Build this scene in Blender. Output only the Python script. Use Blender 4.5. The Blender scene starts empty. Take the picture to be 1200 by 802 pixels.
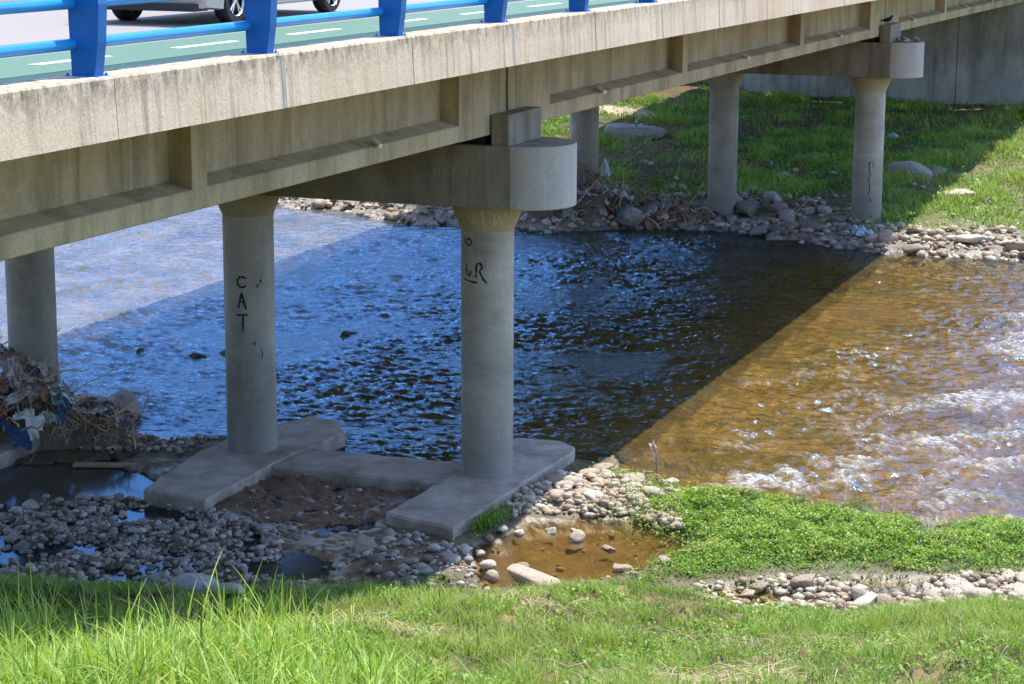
import bpy, bmesh, math, random
import numpy as np
from mathutils import Vector, Matrix

# ------------------------------------------------------------------ camera, light, exposure
S = bpy.context.scene
C = bpy.data.collections.new('place'); S.collection.children.link(C)
CAM = (-30.108, -11.924, 8.778)
cam = bpy.data.cameras.new('camera'); cam.sensor_width = 36; cam.lens = 2546.0 / 1200 * 36
cam.clip_start = .2; cam.clip_end = 3000
co = bpy.data.objects.new('camera', cam); C.objects.link(co)
_y, _p, _r = .3655, -.2049, .0048
d = Vector((math.cos(_y) * math.cos(_p), math.sin(_y) * math.cos(_p), math.sin(_p)))
r = Vector((math.sin(_y), -math.cos(_y), 0)); u = r.cross(d)
r2 = r * math.cos(_r) + u * math.sin(_r); u2 = -r * math.sin(_r) + u * math.cos(_r)
co.matrix_world = Matrix(((r2.x, u2.x, -d.x, CAM[0]), (r2.y, u2.y, -d.y, CAM[1]), (r2.z, u2.z, -d.z, CAM[2]), (0, 0, 0, 1)))
S.camera = co

SUN = Vector((.38, -.125, 1.0)).normalized()
W = bpy.data.worlds.new('World'); S.world = W; W.use_nodes = True
nt = W.node_tree; sky = nt.nodes.new('ShaderNodeTexSky'); sky.sky_type = 'NISHITA'; sky.sun_disc = False
sky.sun_elevation = math.asin(SUN.z); sky.sun_rotation = math.atan2(SUN.x, SUN.y)
sky.ozone_density = 2.5; sky.dust_density = .4; sky.air_density = 1.0
tm = nt.nodes.new('ShaderNodeMix'); tm.data_type = 'RGBA'; tm.blend_type = 'MULTIPLY'; tm.inputs[0].default_value = 1; tm.inputs[7].default_value = (.95, .97, 1.02, 1)
nt.links.new(sky.outputs[0], tm.inputs[6]); nt.links.new(tm.outputs[2], nt.nodes['Background'].inputs[0]); nt.nodes['Background'].inputs[1].default_value = .15
sl = bpy.data.lights.new('sun', 'SUN'); sl.energy = 2.65; sl.angle = math.radians(.5); sl.color = (1, .94, .83)
so = bpy.data.objects.new('sun', sl); C.objects.link(so); so.rotation_euler = SUN.to_track_quat('Z', 'Y').to_euler()
S.view_settings.view_transform = 'Standard'; S.view_settings.look = 'None'
S.view_settings.exposure = 1.5; S.view_settings.gamma = 1
S.cycles.use_denoising = True
S.cycles.max_bounces = 8; S.cycles.diffuse_bounces = 4; S.cycles.glossy_bounces = 3; S.cycles.transparent_max_bounces = 8
S.cycles.caustics_reflective = False; S.cycles.caustics_refractive = False
S.cycles.sample_clamp_indirect = 6

rng = np.random.default_rng(7); random.seed(7)
WATER = -.25

# ------------------------------------------------------------------ noise helpers
def tile(seed, n=512, beta=1.6, k0=2, k1=None):
    g = np.random.default_rng(seed)
    f = np.fft.fftfreq(n) * n; kx, ky = np.meshgrid(f, f); k = np.hypot(kx, ky); k[0, 0] = 1
    A = k ** (-beta); A[k < k0] = 0
    if k1: A *= np.exp(-(k / k1) ** 2)
    t = np.real(np.fft.ifft2(np.fft.fft2(g.standard_normal((n, n))) * A)); t -= t.mean(); return t / t.std()
def samp(T, x, y, period):
    n = T.shape[0]; a = (np.asarray(x) / period % 1) * n; b = (np.asarray(y) / period % 1) * n
    i = np.floor(a).astype(int); j = np.floor(b).astype(int); fa = a - i; fb = b - j
    i %= n; j %= n; i1 = (i + 1) % n; j1 = (j + 1) % n
    return (T[j, i] * (1 - fa) + T[j, i1] * fa) * (1 - fb) + (T[j1, i] * (1 - fa) + T[j1, i1] * fa) * fb
T1 = tile(1, 512, 1.7, 2); T2 = tile(2, 512, 1.3, 3); T3 = tile(3, 512, .9, 6); T4 = tile(4, 512, 1.7, 2)
TW = tile(5, 512, 1.75, 14, 120); TW2 = tile(6, 512, 1.6, 16, 150)
def ss(a, b, x):
    t = np.clip((np.asarray(x, float) - a) / (b - a), 0, 1); return t * t * (3 - 2 * t)
def sdf(poly, x, y):
    """signed distance, positive inside"""
    P = np.array(poly, float); x = np.asarray(x, float); y = np.asarray(y, float)
    dmin = np.full(x.shape, 1e9); ins = np.zeros(x.shape, bool)
    for (x0, y0), (x1, y1) in zip(P, np.roll(P, -1, 0)):
        ex, ey = x1 - x0, y1 - y0; t = np.clip(((x - x0) * ex + (y - y0) * ey) / (ex * ex + ey * ey + 1e-12), 0, 1)
        dmin = np.minimum(dmin, np.hypot(x - x0 - t * ex, y - y0 - t * ey))
        c = ((y0 > y) != (y1 > y)); xi = x0 + (y - y0) / (y1 - y0 + (1e-12 if y1 == y0 else 0)) * ex
        ins ^= c & (x < xi)
    return np.where(ins, dmin, -dmin)

# ------------------------------------------------------------------ surveyed outlines on the ground (metres)
Z = dict(
 cover=[(-.28,-2.36),(.62,-2.82),(.91,-3.55),(.75,-4.65),(.67,-5.7),(.09,-6.82),(.7,-7.2),(1.58,-8.67),(1.6,-12),(-1,-12),(-1.03,-8.98),(-1.87,-7.29),(-2.11,-6.29),(-2.58,-5.11),(-3.23,-4.7),(-3.41,-4.04),(-2.91,-3.46),(-1.87,-3.95),(-1.0,-3.31),(-.79,-2.66)],
 brown=[(-3.03,-1.06),(-1.75,-1.09),(-.88,-1.83),(-.81,-2.6),(-1.36,-3.55),(-2.39,-3.73),(-3.12,-3.47),(-3.91,-3.01),(-4.12,-2.48),(-4.75,-1.87),(-4.17,-1.34)],
 dark=[(-4.58,1.74),(-2.92,2.05),(-2.51,1.02),(-3.05,.1),(-3.03,-1.06),(-4.17,-1.34),(-5.37,-.31),(-5.62,.31),(-5.38,1.18)],
 cobble=[(-3.97,7.05),(-2.71,5.18),(-3.05,2.96),(-3.35,1.97),(-5.13,1.06),(-5.95,1.14),(-7.36,4.66)],
 mud=[(-2.81,2.95),(-.19,3.59),(.02,1.02),(-1.92,.74),(-2.77,.76),(-3.44,2.2)],
 leftpool=[(-2.11,8.36),(-.69,6.26),(-1.76,4.78),(-2.55,4.4),(-3.4,5.64),(-3.77,7.19)],
 strip=[(-3.7,-4.48),(-2.93,-5.44),(-2.73,-6.43),(-2.17,-7.34),(-1.19,-9.0),(-.9,-11),(-2.2,-11),(-2.4,-9.15),(-3.3,-7.54),(-3.97,-6.14),(-4.32,-5.0)],
 strippool=[(-2.52,-6.27),(-2.14,-7.22),(-2.72,-7.33),(-3.07,-6.72)],
 strippool2=[(-3.62,-4.69),(-3.17,-5.61),(-3.64,-6.06),(-4.15,-5.06)],
 pale=[(-1.21,-1.01),(.25,-.88),(1.02,-1.45),(.89,-2.46),(.58,-2.97),(-.58,-2.59),(-.88,-1.83)],
 cluster=[(-3.67,.54),(-3.05,.1),(-3.4,-1.21),(-4.79,-1.77),(-5.19,-.97),(-4.54,.07)])
TOE = np.array([(-9.15,-2.47),(-7.56,-3.4),(-6.16,-4.07),(-4.71,-4.1),(-3.74,-3.61),(-3.25,-4.27),(-2.37,-5.11),(-1.15,-5.04),(-.42,-5.33),(.62,-5.74),(1.97,-6.28),(3.2,-6.39),(4.76,-7.21),(9,-8.3)])
NSH = np.array([(-12,1.6),(-8,1.25),(-7,.5),(-5.6,.7),(-4.2,.78),(-3.3,.9),(-2.5,.85),(-1.5,1.65),(-.9,2.2),(-.2,1.9),(.6,.6),(1.8,.5),(3.2,.6),(4.2,1.6),(5.4,.6),(7,.75),(8.8,-1.2),(12,-2.5),(25,-4)])
FSH = np.array([(-30,26),(-5.9,25.15),(-4.6,25.05),(-3.2,24.86),(-1.7,24.54),(0,25.0),(2.2,25.9),(4.1,26.75),(5.5,26.5),(6.8,25.3),(8.4,24.3),(10,24.7),(12,24.5),(15,26.2),(17,26.3),(19,26.2),(40,26.5)])
def toe(y): return np.interp(y, TOE[:, 0], TOE[:, 1])
def nsh(y): return np.interp(y, NSH[:, 0], NSH[:, 1])
def fsh(y): return np.interp(y, FSH[:, 0], FSH[:, 1])

def ground(x, y):
    """height and surface make-up of the terrain"""
    x = np.asarray(x, float); y = np.asarray(y, float)
    n1 = samp(T1, x, y, 37.); n2 = samp(T2, x, y, 9.); n3 = samp(T3, x, y, 6.)
    bed = -.62 + .05 * n2 + .025 * n3
    bar = -.165 + .018 * n2 + .008 * n3
    w = dict()
    near = (x > -12) & (x < 5) & (y > -13) & (y < 12)
    xs, ys = x[near], y[near]; wob = .12 * n2[near]
    for k, P in Z.items():
        a = np.zeros(x.shape); a[near] = ss(-.18, .22, sdf(P, xs, ys) + wob); w[k] = a
    bar = bar - .23 * w['brown'] - (.062 + .03 * n2 + .02 * n3) * w['dark'] - .13 * np.exp(-((x + 4.75) / .42) ** 2 - ((y - .95) / .38) ** 2) - .38 * w['leftpool'] - .16 * w['strippool'] - .14 * w['strippool2']
    bar = bar + w['cobble'] * (-.085 + .075 * samp(T2, x + 3, y, 8.5)) + .09 * w['cluster'] + .07 * w['pale'] + .02 * w['cover'] - .03 * w['strip'] * (1 - w['cover']) + (-.045 + .03 * samp(T2, x * 1.4, y * .8, 3.1) + .012 * samp(T3, x, y, 2.)) * w['mud']
    t = toe(y); b = np.maximum(0, t - x)
    bank = .245 * (np.sqrt(b * b + .16) - .4) + (.03 * n2 + .05 * n1) * ss(.3, 3, b) + .035 * n3 * ss(.2, 1.5, b)
    under = ss(-5, -2.5, y) * (1 - ss(12, 15, y))
    bank = np.where(under > 0, bank * (1 - under) + np.minimum(bank, 4.6) * under, bank)
    h = bar + bank
    ns = nsh(y) + .15 * n2
    wr = ss(-.35, .9, x - ns)
    h = h * (1 - wr) + bed * wr
    fs = fsh(y) + .25 * n2
    wf = ss(-1.3, .35, x - fs)
    fx = np.maximum(0, x - fs)
    far = -.20 + .30 * (1 - np.exp(-fx / 1.6)) + .021 * fx + .06 * n1 * ss(0, 4, fx) + .035 * n2 * ss(0, 2, fx)
    far = far + .5 * ss(10, 14, y) * ss(.2, 3, fx)
    far = far + 5.6 * ss(56.4, 58.5, x) + ss(0, 1, ss(14, 20, y) + ss(12, 18, -y)) * ss(46, 58, x) * 5.6 * (1 - ss(56.4, 58.5, x))
    h = h * (1 - wf) + far * wf
    w['river'] = wr * (1 - wf); w['far'] = wf; w['farx'] = fx; w['bank'] = ss(.0, .5, b); w['b'] = b; w['n1'] = n1; w['n2'] = n2; w['n3'] = n3
    return h, w
def gz(x, y): return ground(np.atleast_1d(np.asarray(x, float)), np.atleast_1d(np.asarray(y, float)))[0]
def g1(x, y): return float(gz(x, y)[0])

# ------------------------------------------------------------------ object helpers
def newmesh(name, V, F, mat=None, smooth=False, attrs=None, uv=None):
    V = np.asarray(V, np.float32); me = bpy.data.meshes.new(name)
    if isinstance(F, np.ndarray):
        k = F.shape[1]; me.vertices.add(len(V)); me.vertices.foreach_set('co', V.ravel())
        me.loops.add(F.size); me.loops.foreach_set('vertex_index', F.ravel().astype(np.int32))
        me.polygons.add(len(F)); me.polygons.foreach_set('loop_start', np.arange(0, F.size, k, dtype=np.int32))
        me.polygons.foreach_set('loop_total', np.full(len(F), k, np.int32)); me.update(calc_edges=True)
    else:
        me.from_pydata(V.tolist(), [], F); me.update()
    if smooth: me.polygons.foreach_set('use_smooth', np.ones(len(me.polygons), bool))
    for k, a in (attrs or {}).items():
        a = np.asarray(a, np.float32)
        if a.ndim == 1:
            at = me.attributes.new(k, 'FLOAT', 'POINT'); at.data.foreach_set('value', a)
        else:
            at = me.attributes.new(k, 'FLOAT_COLOR', 'POINT'); at.data.foreach_set('color', np.c_[a, np.ones(len(a))].astype(np.float32).ravel())
    if mat: me.materials.append(mat)
    return me
def tag(o, label=None, cat=None, group=None, kind=None):
    if label: o['label'] = label
    if cat: o['category'] = cat
    if group: o['group'] = group
    if kind: o['kind'] = kind
    return o
def wloc(o):
    l = Vector((0, 0, 0))
    while o: l += o.location; o = o.parent
    return np.array(l)
def obj(name, V, F, mat, parent=None, smooth=False, attrs=None, loc=None):
    """vertices in world metres; loc makes it a movable object with its own origin"""
    V = np.asarray(V, float); base = np.zeros(3)
    if parent is not None: base = wloc(parent)
    l = np.zeros(3) if loc is None else np.asarray(loc, float) - base
    me = newmesh(name, V - base - l, F, mat, smooth, attrs)
    o = bpy.data.objects.new(name, me); C.objects.link(o); o.location = l
    if parent is not None: o.parent = parent
    return o
def empty(name, loc, label, cat, group=None):
    o = bpy.data.objects.new(name, None); C.objects.link(o); o.location = loc; o.empty_display_size = .2
    return tag(o, label, cat, group)
class MB:
    def __init__(s): s.V = []; s.F = []
    def add(s, V, F):
        n = len(s.V); s.V += [tuple(v) for v in V]; s.F += [tuple(i + n for i in f) for f in F]; return s
    def box(s, x0, x1, y0, y1, z0, z1, bev=0):
        bm = bmesh.new(); bmesh.ops.create_cube(bm, size=1)
        for v in bm.verts: v.co = Vector(((x0 + x1) / 2 + v.co.x * (x1 - x0), (y0 + y1) / 2 + v.co.y * (y1 - y0), (z0 + z1) / 2 + v.co.z * (z1 - z0)))
        if bev: bmesh.ops.bevel(bm, geom=bm.edges[:], offset=bev, segments=2, affect='EDGES', profile=.6)
        bm.verts.index_update(); s.add([v.co[:] for v in bm.verts], [[v.index for v in f.verts] for f in bm.faces]); bm.free(); return s
    def sweepx(s, prof, xs, dzf=None):
        """closed (y,z) profile swept along x"""
        n = len(prof); V = []
        for x in xs:
            o = dzf(x) if dzf else 0
            V += [(x, y, z + o) for y, z in prof]
        F = []
        for i in range(len(xs) - 1):
            for j in range(n): F.append((i * n + j, i * n + (j + 1) % n, (i + 1) * n + (j + 1) % n, (i + 1) * n + j))
        F.append(tuple(range(n - 1, -1, -1))); F.append(tuple((len(xs) - 1) * n + j for j in range(n)))
        return s.add(V, F)
    def prismz(s, poly, z0, z1, top=None):
        n = len(poly); t = top or poly
        V = [(x, y, z0) for x, y in poly] + [(x, y, z1) for x, y in t]
        F = [(j, (j + 1) % n, n + (j + 1) % n, n + j) for j in range(n)] + [tuple(range(n - 1, -1, -1)), tuple(range(n, 2 * n))]
        return s.add(V, F)
    def lathe(s, prof, c, n=40, axis='z', caps=True):
        V = []; F = []
        for r, z in prof:
            for k in range(n):
                a = 2 * math.pi * k / n; p = (r * math.cos(a), r * math.sin(a), z)
                if axis == 'y': p = (p[0], p[2], p[1])
                if axis == 'x': p = (p[2], p[0], p[1])
                V.append((c[0] + p[0], c[1] + p[1], c[2] + p[2]))
        for i in range(len(prof) - 1):
            for k in range(n): F.append((i * n + k, i * n + (k + 1) % n, (i + 1) * n + (k + 1) % n, (i + 1) * n + k))
        if caps: F.append(tuple(range(n - 1, -1, -1))); F.append(tuple((len(prof) - 1) * n + k for k in range(n)))
        return s.add(V, F)
    def tube(s, pts, rad, n=6):
        pts = [Vector(p) for p in pts]; rad = rad if hasattr(rad, '__len__') else [rad] * len(pts); V = []; F = []
        for i, p in enumerate(pts):
            t = (pts[min(i + 1, len(pts) - 1)] - pts[max(i - 1, 0)]).normalized()
            a = t.orthogonal().normalized() if i == 0 else (a - t * a.dot(t)).normalized()
            b = t.cross(a)
            for k in range(n):
                w = 2 * math.pi * k / n; V.append(p + (a * math.cos(w) + b * math.sin(w)) * rad[i])
        for i in range(len(pts) - 1):
            for k in range(n): F.append((i * n + k, i * n + (k + 1) % n, (i + 1) * n + (k + 1) % n, (i + 1) * n + k))
        F.append(tuple(range(n - 1, -1, -1))); F.append(tuple((len(pts) - 1) * n + k for k in range(n)))
        return s.add(V, F)
    def make(s, name, mat, parent=None, smooth=False, loc=None): return obj(name, s.V, s.F, mat, parent, smooth, loc=loc)
def autosmooth(o, ang=40):
    """smooth shading with sharp edges where faces meet steeply"""
    bm = bmesh.new(); bm.from_mesh(o.data); bm.normal_update()
    for f in bm.faces: f.smooth = True
    for e in bm.edges:
        if len(e.link_faces) == 2 and e.calc_face_angle(0) > math.radians(ang): e.smooth = False
    bm.to_mesh(o.data); bm.free(); return o

# ------------------------------------------------------------------ material helpers
class NT:
    def __init__(s, name):
        s.m = bpy.data.materials.new(name); s.m.use_nodes = True; s.t = s.m.node_tree; s.t.nodes.clear()
        s.out = s.n('ShaderNodeOutputMaterial')
    def n(s, typ, ins=None, **kw):
        o = s.t.nodes.new(typ)
        for k, v in kw.items(): setattr(o, k, v)
        for k, v in (ins or {}).items(): s.set(o, k, v)
        return o
    def set(s, o, k, v):
        i = o.inputs[k]
        if hasattr(v, 'is_linked') or isinstance(v, bpy.types.NodeSocket): s.t.links.new(v, i)
        elif hasattr(v, 'outputs'): s.t.links.new(v.outputs[0], i)
        elif i.type == 'RGBA' and len(v) == 3: i.default_value = (*v, 1)
        else: i.default_value = v
    def noise(s, vec, scale, detail=4, rough=.55, dist=0): return s.n('ShaderNodeTexNoise', {'Vector': vec, 'Scale': scale, 'Detail': detail, 'Roughness': rough, 'Distortion': dist}).outputs['Fac']
    def mapv(s, vec, sc, loc=(0, 0, 0)): return s.n('ShaderNodeMapping', {'Vector': vec, 'Scale': sc, 'Location': loc}).outputs[0]
    def ramp(s, fac, stops, interp='LINEAR'):
        o = s.n('ShaderNodeValToRGB', {'Fac': fac}); cr = o.color_ramp; cr.interpolation = interp
        while len(cr.elements) < len(stops): cr.elements.new(.5)
        for e, (p, c) in zip(cr.elements, stops): e.position = p; e.color = (*c, 1) if hasattr(c, '__len__') else (c, c, c, 1)
        return o.outputs[0]
    def mix(s, f, a, b, blend='MIX'):
        o = s.n('ShaderNodeMix', data_type='RGBA', blend_type=blend); o.clamp_factor = True
        s.set(o, 0, f); s.set(o, 6, a); s.set(o, 7, b); return o.outputs[2]
    def math(s, op, a, b=0., clamp=False):
        o = s.n('ShaderNodeMath', operation=op, use_clamp=clamp); s.set(o, 0, a); s.set(o, 1, b); return o.outputs[0]
    def mr(s, v, a, b, c=0., d=1.): return s.n('ShaderNodeMapRange', {'Value': v, 'From Min': a, 'From Max': b, 'To Min': c, 'To Max': d}).outputs[0]
    def bump(s, h, strength, dist, normal=None):
        o = s.n('ShaderNodeBump', {'Height': h, 'Strength': strength, 'Distance': dist})
        if normal is not None: s.set(o, 'Normal', normal)
        return o.outputs[0]
    def pos(s): return s.n('ShaderNodeTexCoord').outputs['Object']
    def gpos(s): return s.n('ShaderNodeNewGeometry').outputs['Position']
    def attr(s, name, out='Fac'): return s.n('ShaderNodeAttribute', attribute_name=name).outputs[out]
    def rnd(s): return s.n('ShaderNodeObjectInfo').outputs['Random']
    def bsdf(s, **k):
        o = s.n('ShaderNodeBsdfPrincipled'); nm = dict(color='Base Color', rough='Roughness', metal='Metallic', normal='Normal', spec='Specular IOR Level', ior='IOR', coat='Coat Weight')
        for a, b in k.items(): s.set(o, nm[a], b)
        return o.outputs[0]
    def done(s, sh): s.t.links.new(sh, s.out.inputs[0]); return s.m
def plain(name, col, rough=.6, metal=0, spec=.4, var=.25, scale=14., bump=.0):
    t = NT(name); n = t.noise(t.pos(), scale, 5); c = t.mix(n, [v * (1 - var) for v in col], [min(1, v * (1 + var)) for v in col])
    k = dict(color=c, rough=rough, metal=metal, spec=spec)
    if bump: k['normal'] = t.bump(n, bump, .02)
    return t.done(t.bsdf(**k))
def concrete(name, c1, c2, stain=(.08, .075, .06), amt=.6, sx=5., sz=.22, moss=None, top=None, damp=None, pits=.3, rust=0, bands=0):
    """weathered concrete: blotches, rain streaks, speckle, optional grimy top band, damp foot"""
    t = NT(name); P = t.gpos()
    blot = t.ramp(t.noise(P, .75, 6, .6), [(.32, c1), (.68, c2)])
    st = t.noise(t.mapv(P, (sx, sx, sz)), 1.0, 5, .62, .25)
    stm = t.ramp(st, [(.50, 0.), (.72, 1.)])
    big = t.ramp(t.noise(t.mapv(P, (.5, .5, .2), (3, 1, 7)), 1., 4), [(.35, .25), (.7, 1.)])
    f = t.math('MULTIPLY', t.math('MULTIPLY', stm, big), amt)
    col = t.mix(f, blot, stain)
    pale = t.ramp(t.noise(t.mapv(P, (sx * 1.7, sx * 1.7, sz * .8), (11, 5, 2)), 1., 4, .6), [(.6, 0.), (.75, 1.)])
    col = t.mix(t.math('MULTIPLY', pale, .35), col, [min(1, v * 1.35) for v in c2])
    if bands:
        bd = t.ramp(t.noise(t.mapv(P, (.6, .6, 1.3)), 1., 7, .75, 1.), [(.44, 0.), (.66, 1.)]); bd = t.math('MULTIPLY', bd, t.ramp(t.noise(P, 2.2, 5, .7), [(.3, .2), (.7, 1.)])); col = t.mix(t.math('MULTIPLY', bd, bands), col, stain)
    if moss:
        mm = t.ramp(t.noise(t.mapv(P, (1.3, 1.3, .5), (2, 9, 4)), 1., 6, .65), [(.45, 0.), (.7, 1.)]); col = t.mix(t.math('MULTIPLY', mm, .7), col, moss)
    if rust:
        rm = t.ramp(t.noise(t.mapv(P, (3.1, 3.1, .12), (5, 8, 1)), 1., 3, .5), [(.62, 0.), (.78, 1.)]); col = t.mix(t.math('MULTIPLY', rm, rust), col, (.36, .2, .09))
    if top:
        z = t.n('ShaderNodeSeparateXYZ', {'Vector': P}).outputs[2]
        g = t.mr(z, top[0], top[1]); spk = t.ramp(t.noise(t.mapv(P, (3, 3, 1.6)), 3.2, 6, .75), [(.40, 0.), (.66, 1.)])
        col = t.mix(t.math('MULTIPLY', t.math('MULTIPLY', g, spk), .8), col, (.045, .042, .038))
    if damp:
        z = t.n('ShaderNodeSeparateXYZ', {'Vector': P}).outputs[2]
        w = t.math('ADD', z, t.mr(t.noise(P, 2.4, 5), 0, 1, -.5, .5)); g = t.mr(w, damp[0], damp[1], 1, 0)
        col = t.mix(t.math('MULTIPLY', g, .55), col, damp[2])
    sp = t.noise(P, 38., 4, .7); col = t.mix(1., col, t.ramp(sp, [(.25, .72), (.55, 1.), (.8, 1.12)]), 'MULTIPLY')
    h = t.math('ADD', t.noise(P, 9., 6, .7), t.math('MULTIPLY', sp, .5))
    return t.done(t.bsdf(color=col, rough=.88, spec=.25, normal=t.bump(h, pits, .02)))

M = {}
M['fascia'] = concrete('fascia_concrete', (.70, .52, .345), (.84, .67, .48), (.20, .14, .095), .8, 10., .2, top=(6.86, 7.14), rust=.6, pits=.35)
M['ledge'] = concrete('ledge_concrete', (.55, .47, .38), (.68, .6, .5), (.2, .17, .14), .5, 2., 2.)
M['girder'] = concrete('girder_concrete', (.43, .345, .205), (.55, .46, .31), (.10, .07, .035), .75, 4.5, .25, moss=(.19, .145, .075), rust=.25)
M['flange'] = concrete('flange_top_concrete', (.2, .19, .18), (.3, .28, .26), (.08, .07, .07), .5, 3., 1.)
M['cap'] = concrete('shaded_cap_concrete', (.27, .245, .18), (.35, .325, .26), (.06, .05, .035), .75, 3.2, .3, moss=(.12, .105, .06))  # mossy, streaked; flat sides also darkened by shade put into the colour
M['column'] = concrete('column_concrete', (.36, .35, .31), (.56, .545, .495), (.12, .11, .095), .8, 1.6, .4, damp=(.3, 2.1, (.17, .155, .135)), pits=.35, bands=.5)
M['capital'] = concrete('capital_concrete', (.38, .34, .2), (.46, .42, .29), (.2, .16, .08), .5, 3.5, .5, rust=.25, pits=.2)
M['cap_end_lit'] = concrete('skylit_cap_concrete', (.42, .40, .35), (.52, .50, .45), (.2, .18, .15), .4, 3., .4)  # same concrete made paler: skylight on the rounded end painted in
M['footing'] = concrete('footing_concrete', (.32, .265, .215), (.48, .415, .36), (.13, .095, .075), .85, 1.1, 1.1, moss=(.17, .115, .08), pits=.8, damp=(-.34, -.04, (.10, .075, .06)))
M['abutment'] = concrete('abutment_concrete', (.38, .375, .34), (.54, .54, .50), (.06, .06, .05), .9, 1.6, .08, moss=(.13, .13, .09))
M['slab'] = concrete('slab_concrete', (.3, .28, .24), (.38, .36, .31), (.1, .09, .07), .5, 2., 2.)
M['seal'] = plain('joint_sealant', (.42, .39, .33), .9, spec=.05, var=.4, scale=5.)
M['gapdark'] = plain('joint_shadow_rubber', (.03, .03, .03), .8)
M['blue'] = plain('blue_post_paint', (.002, .13, .42), .42, spec=.4, var=.22, scale=5.)
M['rail'] = plain('blue_rail_paint', (.02, .27, .62), .38, spec=.45, var=.16, scale=6.)
M['green'] = plain('green_bike_lane', (.085, .165, .115), .8, var=.1, scale=9.)
M['edge_band'] = plain('dark_green_band', (.008, .055, .055), .8, var=.2)
M['asphalt'] = plain('pale_asphalt', (.27, .24, .225), .9, var=.12, scale=25.)
M['white'] = plain('white_road_paint', (.78, .78, .76), .7, var=.08)
M['redpave'] = plain('red_paving', (.48, .14, .11), .8, var=.15)
M['kerb'] = plain('kerb_concrete', (.55, .52, .48), .8)
M['black'] = plain('black_marker_paint', (.012, .012, .014), .6)
M['palemark'] = plain('pale_chalk_paint', (.5, .46, .34), .8)
M['redmark'] = plain('faded_red_paint', (.38, .2, .17), .8)
M['stub'] = plain('white_plastic', (.8, .8, .78), .4)
M['rubber'] = plain('black_rubber', (.02, .02, .02), .75)
M['silver'] = plain('silver_car_paint', (.45, .43, .41), .28, metal=.5, var=.03)
M['redcar'] = plain('red_car_paint', (.5, .03, .03), .25, var=.03)
M['glass'] = plain('dark_car_glass', (.02, .025, .03), .08, spec=.6)
M['trim'] = plain('dark_plastic_trim', (.03, .03, .033), .6)
M['alloy'] = plain('alloy_metal', (.6, .6, .6), .3, metal=.9, var=.05)
M['redlens'] = plain('red_lamp_lens', (.4, .01, .01), .2)
M['plate'] = plain('number_plate_white', (.75, .75, .72), .5)
M['greymetal'] = plain('grey_metal', (.3, .3, .31), .45, metal=.4)

def leafmat(name, stops, trans=.35, rough=.5):
    t = NT(name); a = t.attr('tint'); c = t.ramp(a, stops)
    b = t.bsdf(color=c, rough=rough, spec=.35)
    tr = t.n('ShaderNodeBsdfTranslucent', {'Color': t.mix(1., c, (1.25, 1.2, .6), 'MULTIPLY')}).outputs[0]
    mx = t.n('ShaderNodeMixShader', {0: trans, 1: b, 2: tr}); return t.done(mx.outputs[0])
GREENS = [(0., (.05, .12, .02)), (.3, (.13, .26, .03)), (.6, (.235, .38, .055)), (.82, (.35, .43, .10)), (.9, (.34, .29, .13)), (1., (.46, .37, .2))]
M['grass'] = leafmat('short_grass', GREENS)
M['tallgrass'] = leafmat('tall_grass', [(0., (.07, .18, .02)), (.4, (.23, .40, .045)), (.75, (.43, .56, .12)), (.92, (.58, .62, .28)), (1., (.5, .45, .25))], .4)
M['cover'] = leafmat('leafy_cover', [(0., (.05, .13, .015)), (.35, (.15, .31, .03)), (.75, (.29, .45, .06)), (.93, (.40, .48, .1)), (1., (.48, .38, .2))], .42, .45)
M['fargrass'] = leafmat('far_grass', [(0., (.05, .14, .035)), (.4, (.15, .33, .06)), (.75, (.32, .47, .07)), (.9, (.46, .42, .17)), (1., (.4, .31, .17))], .3)
M['straw'] = leafmat('dry_straw', [(0., (.28, .2, .1)), (1., (.62, .5, .3))], .2)

def groundmat():
    t = NT('river_bank_ground'); P = t.gpos(); c = t.attr('gcol', 'Color'); peb = t.attr('peb'); wet = t.attr('wet')
    n = t.noise(P, 1.7, 7, .65); n2 = t.noise(P, 11., 5, .7)
    v = t.n('ShaderNodeTexVoronoi', {'Vector': P, 'Scale': 13., 'Randomness': 1.})
    v2 = t.n('ShaderNodeTexVoronoi', {'Vector': P, 'Scale': 5.2, 'Randomness': 1.})
    cell = t.mix(.5, t.ramp(v.outputs['Color'], [(0., .45), (1., 1.5)]), t.ramp(v2.outputs['Color'], [(0., .5), (1., 1.5)]))
    k = t.mix(peb, t.ramp(n2, [(.3, .68), (.7, 1.3)]), cell)
    c = t.mix(1., c, k, 'MULTIPLY'); c = t.mix(1., c, t.ramp(n, [(.3, .72), (.7, 1.28)]), 'MULTIPLY')
    hgt = t.math('ADD', t.math('MULTIPLY', n2, .6), t.math('MULTIPLY', t.math('MULTIPLY', v.outputs['Distance'], peb), -1.2))
    return t.done(t.bsdf(color=c, rough=t.mr(wet, 0, 1, .95, .38), spec=t.mr(wet, 0, 1, .2, .5), normal=t.bump(hgt, .5, .05)))
M['ground'] = groundmat()
def rockmat(name, stops, wetline=None, bump=.5):
    t = NT(name); P = t.pos(); c = t.ramp(t.rnd(), stops)
    n = t.noise(P, 6., 6, .7); n2 = t.noise(P, 24., 5, .7)
    c = t.mix(1., c, t.ramp(n, [(.28, .6), (.55, 1.), (.8, 1.3)]), 'MULTIPLY'); c = t.mix(1., c, t.ramp(n2, [(.3, .8), (.7, 1.18)]), 'MULTIPLY')
    if wetline is not None:
        z = t.n('ShaderNodeSeparateXYZ', {'Vector': t.gpos()}).outputs[2]; g = t.mr(z, wetline - .005, wetline + .03, 1, 0); c = t.mix(t.math('MULTIPLY', g, .7), c, t.mix(1., c, (.42, .38, .32), 'MULTIPLY'))
    return t.done(t.bsdf(color=c, rough=.85, spec=.3, normal=t.bump(t.math('ADD', n, t.math('MULTIPLY', n2, .4)), bump, .03)))
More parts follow.
